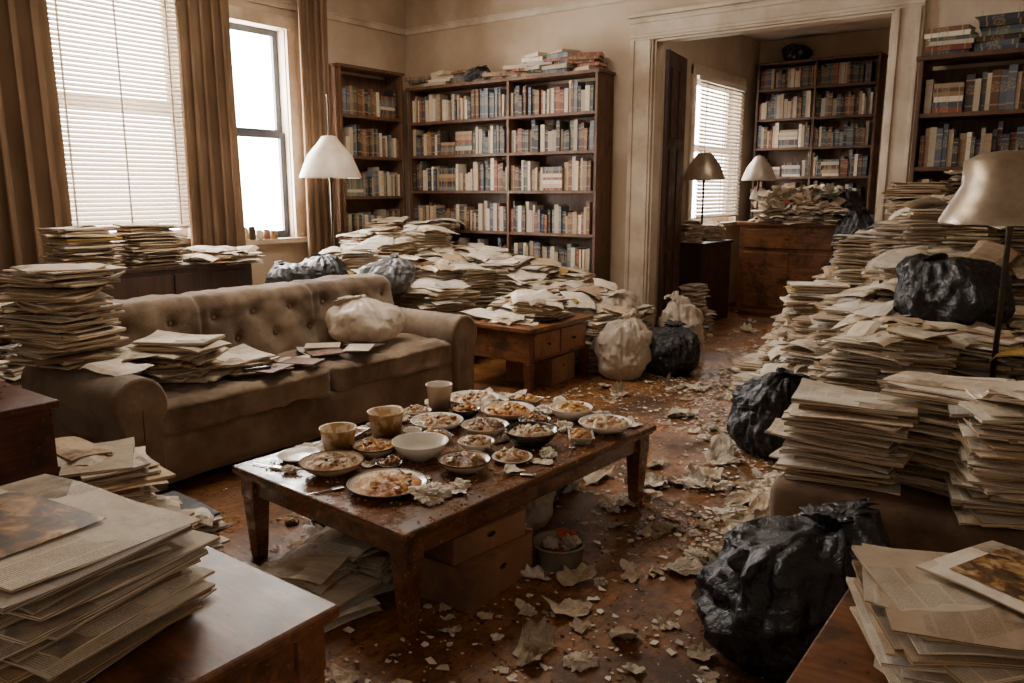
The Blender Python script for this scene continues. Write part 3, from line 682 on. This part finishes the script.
# ---------------------------------------------------------------- heaps
def flat0(a,b):return 0
def sheetover(g,x,y,z,hf,amp=.1,sz=1.):
    e=.15;gx=(hf(x+e,y)-hf(x-e,y))/(2*e);gy=(hf(x,y+e)-hf(x,y-e))/(2*e)
    gx=max(-.5,min(.5,gx));gy=max(-.5,min(.5,gy))
    nrm=Vector((-gx*.7+R.uniform(-amp,amp),-gy*.7+R.uniform(-amp,amp),1)).normalized()
    q=Vector((0,0,1)).rotation_difference(nrm)
    M=Matrix.Translation((x,y,z))@q.to_matrix().to_4x4()@Matrix.Rotation(R.uniform(0,6.28),4,'Z')
    v,f,m,uv=slab(R.uniform(.18,.36)*sz,R.uniform(.14,.27)*sz,R.choice((.0015,.0015,.006)),6,5,R.uniform(.004,.013),R.randrange(10**6),curl=R.choice((0,.02)),droop=R.uniform(.02,.16))
    g.add(v,f,m,uv,ptint(),False,M)
def cellheap(g,xs,ys,step,hf,z0=0,skip=None,loose=2,hv=(.86,1.1),yr=.35,amp=.1):
    x=xs[0];tops=[]
    while x<xs[1]:
        y=ys[0]
        while y<ys[1]:
            px,py=x+R.uniform(-.05,.05),y+R.uniform(-.05,.05)
            h=hf(px,py)
            if h>z0+.03 and not(skip and skip(px,py)):
                hh=h*R.uniform(*hv);zb=max(z0,hh-.6)
                z=stuffstack(g,px,py,zb,hh-zb,R.choice((0,PI/2))+R.uniform(-yr,yr),1,.022,.12)
                tops.append((px,py,z))
                for k in range(loose):sheetover(g,px+R.uniform(-.16,.16),py+R.uniform(-.16,.16),z+.003+.008*k+R.uniform(0,.01),hf,amp)
            y+=step
        x+=step
    return tops
def hleft(x,y):
    b=1.10-.22*(x+5.7) if x>-5.7 else 1.10
    b=b*(.80+.2*min(1,max(0,(y-4.9)/1.2)))
    if x>-3.5:b*=max(.3,1-(x+3.5)*1.6)
    return b
hl=G()
t1=cellheap(hl,(-6.1,-3.1),(5.0,6.45),.27,hleft,0,lambda x,y:(x>-4.25 and y<5.75) or (abs(x+6)<.28 and abs(y-5.2)<.3) or x>-3.25,3)
cellheap(hl,(-5.6,-4.7),(4.5,5.0),.3,lambda x,y:.62)
obj("newspaper_heap",hl,[M_PRINT,M_EDGE],label="huge sagging heap of old newspapers before the bookcase",cat="newspapers",kind="stuff",color=(1,1,1))
hl=G();cellheap(hl,(-5.35,-4.9),(2.3,4.2),.33,lambda x,y:.62)
obj("newspaper_heap",hl,[M_PRINT,M_EDGE],label="newspapers piled behind the sofa back",cat="newspapers",kind="stuff",color=(1,1,1))
hl=G();cellheap(hl,(-3.86,-3.42),(4.95,5.45),.25,lambda x,y:.66 if y>5.05 and x<-3.55 else .56,.507,None,4)
obj("newspaper_heap",hl,[M_PRINT,M_EDGE],label="messy papers covering the end table",cat="newspapers",kind="stuff",color=(1,1,1))
def edgex(y):return -1.95+ (5.6-y)*.56 if y<5.6 else -1.95
def hright(x,y):
    h=.34+1.12*(x+1.85)+.40*(y-5.8)
    cap=1.45 if y>5.7 else (.95+.5*max(0,(y-5.1)/.6) if y>5.1 else .82)
    if x<edgex(y):return 0
    return max(.16,min(h,cap))
hr=G()
t2=cellheap(hr,(-1.90,.2),(5.05,6.35),.26,hright,0,None,2,(.9,1.06),.2,.08)
for(sx,sy,sh) in((-1.02,5.95,1.55),(-1.32,5.75,1.2),(-1.0,5.55,1.3),(-1.55,5.5,.88),(-.75,6.1,1.62)):stuffstack(hr,sx,sy,.3,sh-.3,R.uniform(-.3,.3),.98,.02,.1,(R.uniform(-.03,.03),R.uniform(-.03,.03)))
for i in range(120):
    yy=R.uniform(4.95,6.3);xx=edgex(yy)+R.uniform(-.08,.8);sheetover(hr,xx,yy,hright(xx+.05,yy)*R.uniform(.6,1.)+.02,hright,.15,.85)
obj("newspaper_heap",hr,[M_PRINT,M_EDGE],label="tall stepped heap of leaning newspaper stacks by doorway",cat="newspapers",kind="stuff",color=(1,1,1))
hr=G()
t2+=cellheap(hr,(-1.15,.4),(4.12,5.0),.26,hright,0,lambda x,y:(abs(x+.34)<.2 and abs(y-4.12)<.2) or (x<-1.0 and y<4.75),3,(.9,1.05),.25,.08)
for i in range(50):
    yy=R.uniform(4.15,4.95);xx=R.uniform(-1.1,0);sheetover(hr,xx,yy,hright(xx,yy)*R.uniform(.85,1.05)+.01,hright,.15,.85)
obj("newspaper_heap",hr,[M_PRINT,M_EDGE],label="newspaper stacks heaped around the brass floor lamp",cat="newspapers",kind="stuff",color=(1,1,1))
hf_=G()
for i in range(30):
    xx=R.uniform(-3.4,-2.5);yy=R.uniform(9.45,9.95);stuffstack(hf_,xx,yy,1.13,R.uniform(.04,.24),R.uniform(0,3),.55,.05,.6,tilt=4)
    for k in range(5):sheetover(hf_,xx+R.uniform(-.12,.12),yy+R.uniform(-.08,.08),1.13+R.uniform(.10,.40),flat0,.9,.6)
obj("paper_clutter",hf_,[M_PRINT,M_EDGE],label="loose papers heaped on the back room desk",cat="papers",kind="stuff",color=(1,1,1))
hf_=G()
for i in range(9):stuffstack(hf_,R.uniform(-2.1,-1.2),R.uniform(8.3,8.9),0,R.uniform(.4,1.0),R.uniform(0,3),1,.04,.3)
obj("paper_clutter",hf_,[M_PRINT,M_EDGE],label="newspapers stacked on back room floor",cat="papers",kind="stuff",color=(1,1,1))
hf_=G()
for i in range(9):
    xx,yy=-3.74,R.choice((8.42,9.0))+R.uniform(-.05,.05);z=stuffstack(hf_,xx,yy,.93,R.uniform(.05,.22),R.uniform(0,3),.6,.02,.4)
    for k in range(2):sheetover(hf_,xx,yy,z,flat0,.5,.7)
obj("paper_clutter",hf_,[M_PRINT,M_EDGE],label="papers on the narrow back room cabinet",cat="papers",kind="stuff",color=(1,1,1))
hf_=G()
for i in range(7):stuffstack(hf_,R.uniform(-3.75,-3.45),R.uniform(7.95,8.2),0,R.uniform(.1,.5),R.uniform(0,3),.7,.03,.4)
obj("paper_clutter",hf_,[M_PRINT,M_EDGE],label="papers piled on floor beside open door",cat="papers",kind="stuff",color=(1,1,1))
# individual newspapers
gw="newspapers on the worn table"
paperstack(-1.74,.65,.60,.20,1.42,.12,.030,.11,gw,"thick yellowed newspaper in a stack on a table",zr=(.6,1.2),extra=False)
paperstack(-2.08,.52,.60,.12,1.25,.3,.02,.1,gw,"thick yellowed newspaper in a stack on a table",zr=(.8,1.6),extra=False)
o=newspaper(-1.74,.66,.812,.12,1.42,0,0,False,gw,"large yellowed newspaper with a printed photograph",.8,PM[1][0],False,(.84,.77,.66))
obj("printed_picture",G().box(-.145,.09,-.10,.06,.0125,.0135),M_PIC,par=o,label="colour photograph of food")
gc="newspapers on the chest"
paperstack(-.10,2.03,.42,.16,1.32,.45,.03,.16,gc,"loose newspaper spread on a wooden chest",zr=(.7,1.3),extra=False)
paperstack(.22,2.26,.42,.14,1.2,-.2,.03,.16,gc,"loose newspaper spread on a wooden chest",zr=(.8,1.5),extra=False)
o=newspaper(-.01,2.10,.592,-.42,1.15,0,0,False,gc,"large newspaper with a dark printed photograph",.8,PM[1][0],False,(.84,.77,.66))
obj("printed_picture",G().box(-.15,.07,-.10,.10,.0125,.0135),M_PIC,par=o,label="dark printed photograph")
gl="newspapers stacked on the ottoman"
paperstack(-.80,3.42,.315,.33,1.12,.1,.03,.13,gl,lean=(.05,0),zr=(.8,1.7))
paperstack(-.42,3.55,.315,.42,1.12,-.15,.03,.15,gl,zr=(.8,1.9))
paperstack(-.14,3.38,.315,.42,1.05,.3,.035,.18,gl,zr=(.8,1.9))
paperstack(-4.22,1.86,.64,.48,1.12,.2,.035,.2,"newspapers stacked on the sofa arm","yellowed newspaper stacked high on the sofa arm",zr=(1.,2.))
paperstack(-4.05,2.3,.50,.2,1.0,.5,.05,.25,"newspapers piled on the sofa seat",lean=(.2,.1),zr=(.9,1.8))
paperstack(-3.92,2.60,.50,.07,.95,.1,.07,.4,"newspapers piled on the sofa seat",lean=(.3,.2),zr=(.9,1.8))
for (a,gp,hf) in((t1,"papers on the heap by the bookcase",hleft),(t2,"papers on the heap by the doorway",hright)):
    R.shuffle(a)
    for (x,y,z) in a[:14]:
        newspaper(x+R.uniform(-.08,.08),y+R.uniform(-.08,.08),z+.03,R.uniform(0,6.28),R.uniform(.8,1.0),R.uniform(-.1,.1),R.uniform(-.1,.1),True,gp,"loose rumpled newspaper sheet slumped over a heap")
for (x,y,a) in((-3.9,3.0,.3),(-3.75,2.75,1.1),(-4.1,2.7,2.),(-4.0,3.25,2.6)):newspaper(x,y,.505,a,.7,0,0,True,"papers on the sofa seat","loose newspaper sheet lying on the sofa seat")
for (x,y,a) in((-4.05,1.95,.9),(-3.85,1.92,.2),(-4.0,2.1,1.7)):newspaper(x,y,.66,a,.85,.12,0,True,"papers on the sofa arm","loose newspaper sheet spilling over the sofa arm")
def stacks(lst,label,loose=3,yaw=None,sc=1.05):
    hs=G()
    for (x,y,z0,h) in lst:
        z=stuffstack(hs,x,y,z0,h,R.uniform(-.4,.4) if yaw is None else yaw,sc,.03,.14)
        for k in range(loose):sheetover(hs,x+R.uniform(-.1,.1),y+R.uniform(-.1,.1),z+.01*k,flat0)
    obj("newspaper_stack",hs,[M_PRINT,M_EDGE],label=label,cat="newspapers",kind="stuff",color=(1,1,1))
stacks([(-5.98,2.82,.93,.31)],"neat newspaper stack on the cabinet under the window",1,PI/2,1.05)
stacks([(-5.98,3.32,.93,.31)],"neat pale newspaper stack beside another under the window",1,PI/2,1.1)
stacks([(-5.85,3.75,.93,.05),(-5.85,4.0,.93,.05)],"loose papers on the cabinet under window",5)
stacks([(-3.28,1.52,0,.42),(-2.98,1.62,0,.2)],"newspapers stacked on floor by the sofa front")
stacks([(-4.75,1.5,0,.95),(-5.1,1.9,0,.85),(-5.1,1.5,0,.85),(-4.6,1.2,0,.8)],"tall newspaper stacks standing beside the sofa")
stacks([(-2.5,1.5,0,.10),(-2.3,2.05,0,.1),(-2.2,1.75,0,.08),(-2.62,2.4,0,.16)],"newspapers lying under the coffee table",5)
stacks([(.3,3.9,0,.9),(.25,3.5,0,.8)],"newspaper stacks on floor beside the ottoman")
# ---------------------------------------------------------------- tableware
def foodmesh(g,rf,h,s,off,ell=1.,chunks=26,m=0):
    v=[(0,0,h*.72+.026)];f=[];nr,ns=12,44;b0=0
    for i in range(nr):
        q=rf*(i+1)/nr
        for k in range(ns):
            a=2*PI*k/ns;p=Vector((q*math.cos(a),q*math.sin(a)*ell,0))
            zz=h*.72+(.026*(1-(q/rf)**2))+.018*noise.noise(p*28+off)+.014*noise.noise(p*60+off)+.008*noise.noise(p*130+off)
            if i==nr-1:zz=h*.66
            v.append((p.x,p.y,zz))
    for k in range(ns):f.append((0,1+k,1+(k+1)%ns))
    for i in range(nr-1):
        for k in range(ns):
            a=1+i*ns+k;b=1+i*ns+(k+1)%ns;f.append((a,a+ns,b+ns,b))
    g.add(v,f,m,None,(1,1,1),True)
    for i in range(chunks):
        a=s.uniform(0,6.28);q=s.uniform(0,rf*.8);c=s.uniform(.006,.016)
        vv,ff=rbox(c,c*.7,c*.45,c*.3,4);g.add(vv,ff,s.choice((0,0,1,2)),None,(1,1,1),True,Matrix.Translation((q*math.cos(a),q*math.sin(a)*ell,h*.76+.016*(1-(q/rf)**2)+.006))@Euler((s.uniform(-.6,.6),s.uniform(-.6,.6),a)).to_matrix().to_4x4())
def bowl(x,y,r,h,mat,food,label,fl,name="bowl",z=.401,rim=None,tilt=(0,0,0)):
    t=.006
    prof=[(0,.0),(r*.45,0),(r*.5,.004),(r*.80,h*.45),(r,h),(r-t*.3,h+.002),(r-t,h),(r*.8-t,h*.45+.004),(r*.42,.010),(0,.009)]
    o=obj(name,G().lathe(prof,40),mat,(x,y,z),tilt,label=label,cat=name)
    if rim:obj("rim",G().lathe([(r-.001,h-.004),(r+.001,h),(r-t*.3,h+.0032),(r-t*1.1,h),(r-t*1.3,h-.004)],40),rim,par=o,label="dark glazed rim")
    if food:
        s=random.Random(int(x*1000+y*77));off=Vector((s.random()*9,s.random()*9,0));g=G();foodmesh(g,r*.88,h,s,off)
        obj("leftover_food",g,[food,M_F1 if food is not M_F1 else M_F3,M_F2],(x,y,z),label=fl,cat="food",kind="stuff")
bowl(-2.05,1.99,.15,.03,M_CER,M_F1,"large stoneware plate with a dark rim","yellow orange noodle leftovers on a plate","plate",rim=M_METAL)
bowl(-2.36,1.99,.125,.05,M_CER,M_F3,"shallow patterned bowl with leftovers","pale brown food remains in a bowl",rim=M_CARD)
bowl(-2.2,2.33,.12,.075,M_CERW,None,"deep white empty bowl on table","")
bowl(-1.95,2.32,.105,.05,M_CER,M_F2,"small bowl with dark leftovers","dark brown stew remains in a bowl",rim=M_METAL)
bowl(-1.93,2.75,.12,.07,M_CERB,M_F3,"black bowl with leftover rice","rice and scraps in a black bowl")
bowl(-2.42,2.68,.125,.045,M_CERW,M_F3,"white dish with leftovers","pale food remains in a white dish")
bowl(-2.37,2.23,.095,.05,M_CER,M_F1,"small bowl of orange leftovers","orange saucy food remains in a bowl",rim=M_METAL)
bowl(-2.56,3.12,.14,.04,M_CERW,M_F3,"white plate with crumpled leftovers","pale food remains on a plate","plate")
bowl(-2.26,3.02,.135,.05,M_CER,M_F1,"stoneware bowl heaped with noodles","yellow noodle remains in a bowl")
bowl(-2.01,3.2,.11,.06,M_CERW,M_F1,"bowl of orange leftovers near table end","orange brown food remains in a bowl")
bowl(-1.77,3.12,.125,.045,M_CERW,M_F3,"wide white bowl near table end","pale leftovers in a white bowl")
bowl(-2.18,2.74,.11,.05,M_CER,M_F2,"small brown bowl among dishes","dark food remains in a bowl")
bowl(-2.60,2.02,.09,.02,M_CERW,None,"small white saucer on the table","",name="plate")
bowl(-1.87,2.53,.085,.02,M_CERW,M_F3,"small white plate on the table","crumbs and scraps on a small plate",name="plate")
bowl(-2.07,2.54,.08,.045,M_CERW,M_F3,"small white bowl with crumbs","crumbly food remains in a bowl")
bowl(-2.05,2.95,.078,.05,M_TUB,M_F2,"small plastic tub with leftovers","dark sauce remains in a tub")
bowl(-2.43,2.90,.075,.05,M_CERB,M_F1,"small dark bowl with leftovers","orange food remains in a bowl")
bowl(-2.19,2.14,.055,.035,M_CERB,M_F2,"small black sauce dish on table","dark sauce in a dish")
bowl(-2.62,2.76,.07,.04,M_CER,M_F3,"small stoneware dish with scraps","brown scraps in a small dish")
def tray(x,y,w,d,h,yaw,mat,food,label,fl):
    t=.003;g=G();k=.8
    o=[(-w*k,-d*k,0),(w*k,-d*k,0),(w*k,d*k,0),(-w*k,d*k,0),(-w,-d,h),(w,-d,h),(w,d,h),(-w,d,h),(-w-.008,-d-.008,h),(w+.008,-d-.008,h),(w+.008,d+.008,h),(-w-.008,d+.008,h),
       (-w+t,-d+t,h-.001),(w-t,-d+t,h-.001),(w-t,d-t,h-.001),(-w+t,d-t,h-.001),(-w*k+t,-d*k+t,t),(w*k-t,-d*k+t,t),(w*k-t,d*k-t,t),(-w*k+t,d*k-t,t)]
    f=[(3,2,1,0),(16,17,18,19)]
    for a in range(4):
        b=(a+1)%4;f+=[(a,b,4+b,4+a),(4+a,4+b,8+b,8+a),(8+a,8+b,12+b,12+a),(12+a,12+b,16+b,16+a)]
    g.add(o,f);obj("takeaway_container",g,mat,(x,y,.402),(0,0,yaw),label=label,cat="container",bev=.002)
    if food:
        s=random.Random(int(x*999));g=G();foodmesh(g,w*.9,h*.9,s,Vector((s.random()*9,0,0)),d/w,18);obj("leftover_food",g,[food,M_F1,M_F2],(x,y,.402),(0,0,yaw),label=fl,cat="food",kind="stuff")
tray(-2.62,2.30,.06,.08,.04,.3,M_FOIL,M_F3,"small foil takeaway tray with scraps","food scraps in a foil tray")
tray(-2.30,2.52,.055,.07,.035,-.4,M_CLEAR,M_F1,"clear plastic takeaway container with scraps","orange scraps in a container")
tray(-1.78,2.92,.05,.07,.035,.6,M_CLEAR,M_F1,"clear plastic container with orange remains","orange sauce remains in a container")
tray(-2.33,3.27,.08,.05,.04,.1,M_FOIL,M_F1,"foil takeaway tray with noodles","noodle remains in a foil tray")
def cup(x,y,r,h,mat,label,z=.401,rot=(0,0,0)):
    prof=[(0,.004),(r*.74,.004),(r*.76,0),(r*.98,h),(r*1.04,h+.002),(r*1.04,h+.008),(r*.95,h+.006),(r*.70,.012),(0,.012)]
    return obj("paper_cup",G().lathe(prof,32),mat,(x,y,z),rot,label=label,cat="cup")
cup(-2.50,2.15,.075,.115,M_CUP,"tan printed paper cup with pattern");cup(-2.47,2.40,.078,.135,M_CUP,"tan printed paper cup with yellow pattern")
cup(-2.60,2.56,.05,.09,M_CERW,"small pale plastic cup on table");cup(-2.6,2.90,.065,.14,M_CER,"pale grey paper cup on table")
cup(-2.33,2.42,.04,.07,M_CERW,"small white plastic cup on table")
CR=[]
for k in range(6):
    bm=bmesh.new();bmesh.ops.create_icosphere(bm,subdivisions=4,radius=1)
    for v in bm.verts:
        p=v.co.copy();v.co=p*(.85+.6*noise.noise(p*1.3+Vector((k*7,0,0)))+.55*abs(noise.noise(p*2.6+Vector((k*5,2,0))))-.3*abs(noise.noise(p*5+Vector((k*5,2,3))))-.08)
        v.co.z=max(-.65,v.co.z)
    pair=[]
    for mt in(M_NAP,M_PRINT,M_RED):
        me=bpy.data.meshes.new("crumpled_paper");bm.to_mesh(me);me.materials.append(mt)
        ca=me.color_attributes.new("tint",'FLOAT_COLOR','CORNER');ca.data.foreach_set("color",[1.]*(4*len(me.loops)));me.uv_layers.new(name="UVMap")
        pair.append(me)
    bm.free();CR.append(pair)
def crumple(x,y,z,r,seed,mat,label,name="crumpled_napkin",fl=.55,cat="napkin",grp=None):
    me=CR[seed%len(CR)][0 if mat is M_NAP else (1 if mat is M_PRINT else 2)]
    o=bpy.data.objects.new(name,me);COL.objects.link(o);o.location=(x,y,z+r*fl*.62);o.scale=(r,r*R.uniform(.6,1),r*fl);o.rotation_euler=(0,0,seed*1.3);o.color=(*ptint(),1);meta(o,label,cat,None,grp);return o
SC=[];SN=[]
for k in range(12):
    rr=random.Random(k+50);v=[];f=[];ang0=rr.uniform(0,6)
    v.append((0,0,.05));nr,ns=5,20
    fd=(math.cos(ang0),math.sin(ang0));f2=(math.cos(ang0+1.9),math.sin(ang0+1.9))
    for i in range(nr):
        for j in range(ns):
            a=2*PI*j/ns;sq=1/max(abs(math.cos(a)),abs(math.sin(a)))
            rad=.5*(.55+.45*sq*.8)*(1+.5*noise.noise(Vector((math.cos(a)*1.6,math.sin(a)*1.6,k*2)))+.2*rr.uniform(-1,1)*(i==nr-1))*(i+1)/nr
            x,y=rad*math.cos(a),rad*math.sin(a)*.75;dd=x*fd[0]+y*fd[1];d2=x*f2[0]+y*f2[1]
            zz=.25*abs(noise.noise(Vector((x*3,y*3,k*3))))+.5*max(0,dd-.10)*(k%3)+.35*abs(d2)*((k+1)%3)*.5+.03*rr.random()
            if k%4==0 and dd>.2:x-=fd[0]*(dd-.2)*1.4;y-=fd[1]*(dd-.2)*1.4
            v.append((x,y,zz))
    for j in range(ns):f.append((0,1+j,1+(j+1)%ns))
    for i in range(nr-1):
        for j in range(ns):
            a=1+i*ns+j;b=1+i*ns+(j+1)%ns;f.append((a,a+ns,b+ns,b))
    uv=[[(v[t][0]*.14+k*1.7,v[t][1]*.14+k) for t in q] for q in f]
    g=G().add(v,f,0,uv);SC.append(g.mesh("paper_scrap",[M_PRINT]));SN.append(g.mesh("paper_scrap",[M_NAP]))
for i,(x,y,r) in enumerate([(-1.86,2.02,.07),(-2.64,2.44,.055),(-1.78,2.66,.055),(-2.45,3.07,.08),(-2.15,3.2,.06),(-2.64,2.68,.06),(-2.68,2.98,.07),(-1.85,2.17,.04),(-1.9,3.3,.05),(-1.93,3.02,.05),(-2.5,1.9,.035),(-2.30,2.86,.045),(-2.1,2.14,.03)]):
    crumple(x,y,.402,r,i,M_NAP,"crumpled used napkin on the coffee table",fl=.45,grp="napkins on the coffee table")
for i,(x,y,s) in enumerate([(-2.64,3.26,.2),(-2.45,3.3,.18),(-2.15,3.3,.15),(-1.84,2.12,.13),(-1.8,2.42,.13),(-2.48,2.02,.10),(-2.66,2.14,.14),(-2.3,2.15,.1),(-2.06,2.70,.12),(-1.76,2.58,.10),(-2.52,2.3,.12),(-1.73,3.28,.13)]):
    o=bpy.data.objects.new("paper_napkin",SN[i]);COL.objects.link(o);o.location=(x,y,.402);o.scale=(s,s,s*.6);o.rotation_euler=(0,0,i*1.1);meta(o,"rumpled paper napkin lying among the dishes","napkin",None,"napkins on the coffee table")
for (x,y,w,a) in((-1.76,2.4,.17,.5),(-1.74,2.78,.16,2.),(-2.62,1.88,.16,.2),(-2.22,1.84,.15,1.2),(-1.98,2.14,.14,2.4)):
    g=G();g.box(-w/2,w*.15,-.0035,.0035,.001,.004);v,f=rbox(w*.17,.015,.003,.002,6);g.add(v,f,0,None,(1,1,1),True,Matrix.Translation((w*.3,0,.004)))
    obj("spoon",g,M_STEEL,(x,y,.403),(0,0,a),label="used metal spoon on the coffee table",cat="spoon",group="spoons on the coffee table")
g=G()
for i in range(1300):
    x,y=R.uniform(-2.66,-1.72),R.uniform(1.84,3.34);s=R.uniform(.002,.008);vv=[(x+s*math.cos(k*1.57+i),y+s*math.sin(k*1.57+i)*.8,.4015) for k in range(4)]+[(x,y,.4015+s*.8)]
    g.add(vv,[(0,1,4),(1,2,4),(2,3,4),(3,0,4)],0,None,R.choice([(.5,.36,.18),(.3,.14,.05),(.1,.05,.02),(.6,.5,.36),(.5,.22,.04)]))
obj("crumbs",g,M_BITS,label="food crumbs scattered over the coffee table top",cat="crumbs",kind="stuff")
# under table
carton("cardboard_box",-1.86,2.22,0,.34,.42,.165,.05,M_CARD,"dirty brown cardboard box under the coffee table")
carton("cardboard_box",-1.88,2.22,.172,.31,.38,.10,-.12,M_CARD,"brown cardboard box stacked under the coffee table")
carton("cardboard_box",-2.35,2.9,0,.3,.4,.2,.2,M_CARD,"brown cardboard box deep under the coffee table")
obj("plastic_tub",G().lathe([(0,0),(.085,0),(.09,.01),(.102,.095),(.112,.10),(.109,.108),(.097,.10),(.085,.015),(0,.012)],36),M_TUB,(-1.64,2.54,.002),label="low round clear plastic tub full of rubbish",cat="tub")
for i in range(9):crumple(-1.64+R.uniform(-.045,.045),2.54+R.uniform(-.045,.045),.02+.012*i,.04,i,(M_RED if i in(2,8) else (M_PRINT if i%2 else M_NAP)),"crumpled wrapper inside the plastic tub",grp="rubbish in the tub")
bag(-1.98,2.78,.002,.13,.22,21,M_WBAG,"small crumpled plastic bag under the coffee table",True,"plastic_bag")
bag(-2.1,3.1,.002,.12,.2,22,M_GBAG,"small grey plastic bag under the coffee table",True,"plastic_bag")
# ---------------------------------------------------------------- floor litter
def blocked(x,y):
    return (-4.6<x<-3.5 and 1.7<y<4.45) or (x<-3.2 and y>4.3) or (x>-1.1 and 3.1<y<4.2) or (x>edgex(y)+.1 and 3.9<y<6.6) or (x>-.5 and y<2.6) or (x<-2.9 and y<1.35)
def rp(w=.4):
    while True:
        t=R.random()
        if t<w:
            y=R.uniform(2.9,6.5);e=edgex(y) if y>3.9 else -1.0
            x=e-abs(R.gauss(0,.34))+.05
        elif t<w+.30:x,y=R.uniform(-3.5,-.7),R.uniform(1.2,3.8)
        elif t<.92:x,y=R.uniform(-3.4,-2),R.uniform(3.4,6.5)
        else:x,y=R.uniform(-3.3,-1.7),R.uniform(6.5,9)
        if noise.noise(Vector((x*1.7,y*1.7,3)))<-.12 and R.random()<.75:continue
        if not blocked(x,y):return x,y
def wtint():
    k=R.uniform(.65,1.03);c=R.choice([(.82,.74,.62),(.88,.82,.73),(.68,.56,.42),(.78,.67,.52)]);return tuple(min(1,a*k) for a in c)
for i in range(298):
    x,y=rp(.5);s=R.choice((.05,.06,.08,.10,.13)) if i<225 else R.uniform(.15,.26)
    o=bpy.data.objects.new("paper_scrap",R.choice(SC));COL.objects.link(o);o.location=(x,y,.002);o.scale=(s,s*R.uniform(.7,1.3),s*.9);o.rotation_euler=(0,0,R.uniform(0,6.28))
    o.color=(*wtint(),1);meta(o,"torn scrap of yellowed paper lying on the floor","paper scrap",None,"paper scraps on the floor")
for i in range(70):
    x,y=rp(.55);crumple(x,y,.001,R.uniform(.02,.055),i,R.choice((M_PRINT,M_NAP)),"crumpled ball of paper lying on the floor","crumpled_paper",.5,"paper","crumpled papers on the floor")
for i in range(14):
    crumple(R.gauss(-1.2,.14),R.uniform(3.2,4.4),.001,R.uniform(.05,.10),i,M_NAP,"crumpled white tissue on the floor","crumpled_paper",.35,"paper","crumpled papers on the floor")
for i in range(14):
    crumple(R.uniform(-2.5,-1.9),R.uniform(2.6,3.3),.001,R.uniform(.06,.11),i,M_NAP,"crumpled white paper under the coffee table","crumpled_paper",.7,"paper","crumpled papers under the table")
g=G()
for i in range(13000):
    x,y=rp(.38);dark=R.random()<.5
    s=R.choice((R.uniform(.002,.007),R.uniform(.002,.009),R.uniform(.006,.020))) if not dark else R.uniform(.002,.010)
    a=R.uniform(0,6.28);n=R.choice((4,5))
    pts=[(x+s*R.uniform(.5,1.5)*math.cos(a+k*2*PI/n),y+s*R.uniform(.4,1.3)*math.sin(a+k*2*PI/n),R.uniform(.0015,.003+s*.5)) for k in range(n)]+[(x,y,.002+s*.3)]
    c=wtint() if not dark else R.choice([(.14,.06,.025),(.25,.13,.05),(.04,.02,.012),(.06,.03,.015)])
    g.add(pts,[(k,(k+1)%n,n) for k in range(n)],0,None,c)
obj("floor_litter",g,M_BITS,label="tiny crumbs and torn paper bits strewn over the floor",cat="litter",kind="stuff",color=(1,1,1))
# items on sill and sofa
for i in range(6):
    yy=4.58+i*.085;h=R.uniform(.07,.13)
    obj("jar",G().lathe([(0,0),(.034,0),(.037,.01),(.037,h*.8),(.030,h*.88),(.031,h*.88),(.031,h),(0,h)],18),(M_CARD,M_CUP,M_METAL,M_CER,M_CARD,M_F2)[i],(WX+.05,yy,1.031),label="small squat jar standing on the window sill",cat="jar",group="jars on the window sill")
for i,(x,y,a) in enumerate([(-3.72,2.95,.4),(-3.8,3.2,1.2),(-3.78,3.5,.1),(-3.68,2.7,1.9),(-3.95,3.3,.8),(-3.7,3.38,2.2)]):
    flatbook(x,y,.510+.003*i,.22,.16,.006,a,R.choice([(.5,.42,.32),(.06,.05,.05),(.3,.2,.12),(.15,.08,.05)]),"magazine","thin magazine lying on the sofa seat","magazine","magazines on the sofa seat")
obj("remote_control",G().add(*rbox(.075,.022,.011,.006,10),0,None,(1,1,1),True),M_CERB,(-3.70,2.62,.53),(0,0,1.2),label="black remote control on the sofa seat",cat="remote control")
flatbook(-3.4,.98,.752,.26,.2,.05,.4,(.05,.03,.03),"book","dark book lying on the mahogany cabinet","book",None)
# ---------------------------------------------------------------- light
w=bpy.data.worlds.new("w");bpy.context.scene.world=w;w.use_nodes=True
w.node_tree.nodes["Background"].inputs[0].default_value=(1.,.80,.61,1);w.node_tree.nodes["Background"].inputs[1].default_value=.40
def area(name,loc,rot,sx,sy,p,col):
    l=bpy.data.lights.new(name,'AREA');l.shape='RECTANGLE';l.size=sx;l.size_y=sy;l.energy=p;l.color=col
    o=bpy.data.objects.new(name,l);COL.objects.link(o);o.location=loc;o.rotation_euler=rot
area("overhead_fill",(-4.2,3.8,3.62),(0,math.radians(0),0),1.6,2.2,115,(1,.87,.71))  # unseen overhead fill added to brighten the living room, not a fixture
area("back_room_fill",(-2.3,7.75,3.4),(0,0,0),1.4,.9,14,(1,.86,.70))  # added soft fill hidden behind the doorway head, lifts the back room
print("NP",NP[0],"NB",NB[0])
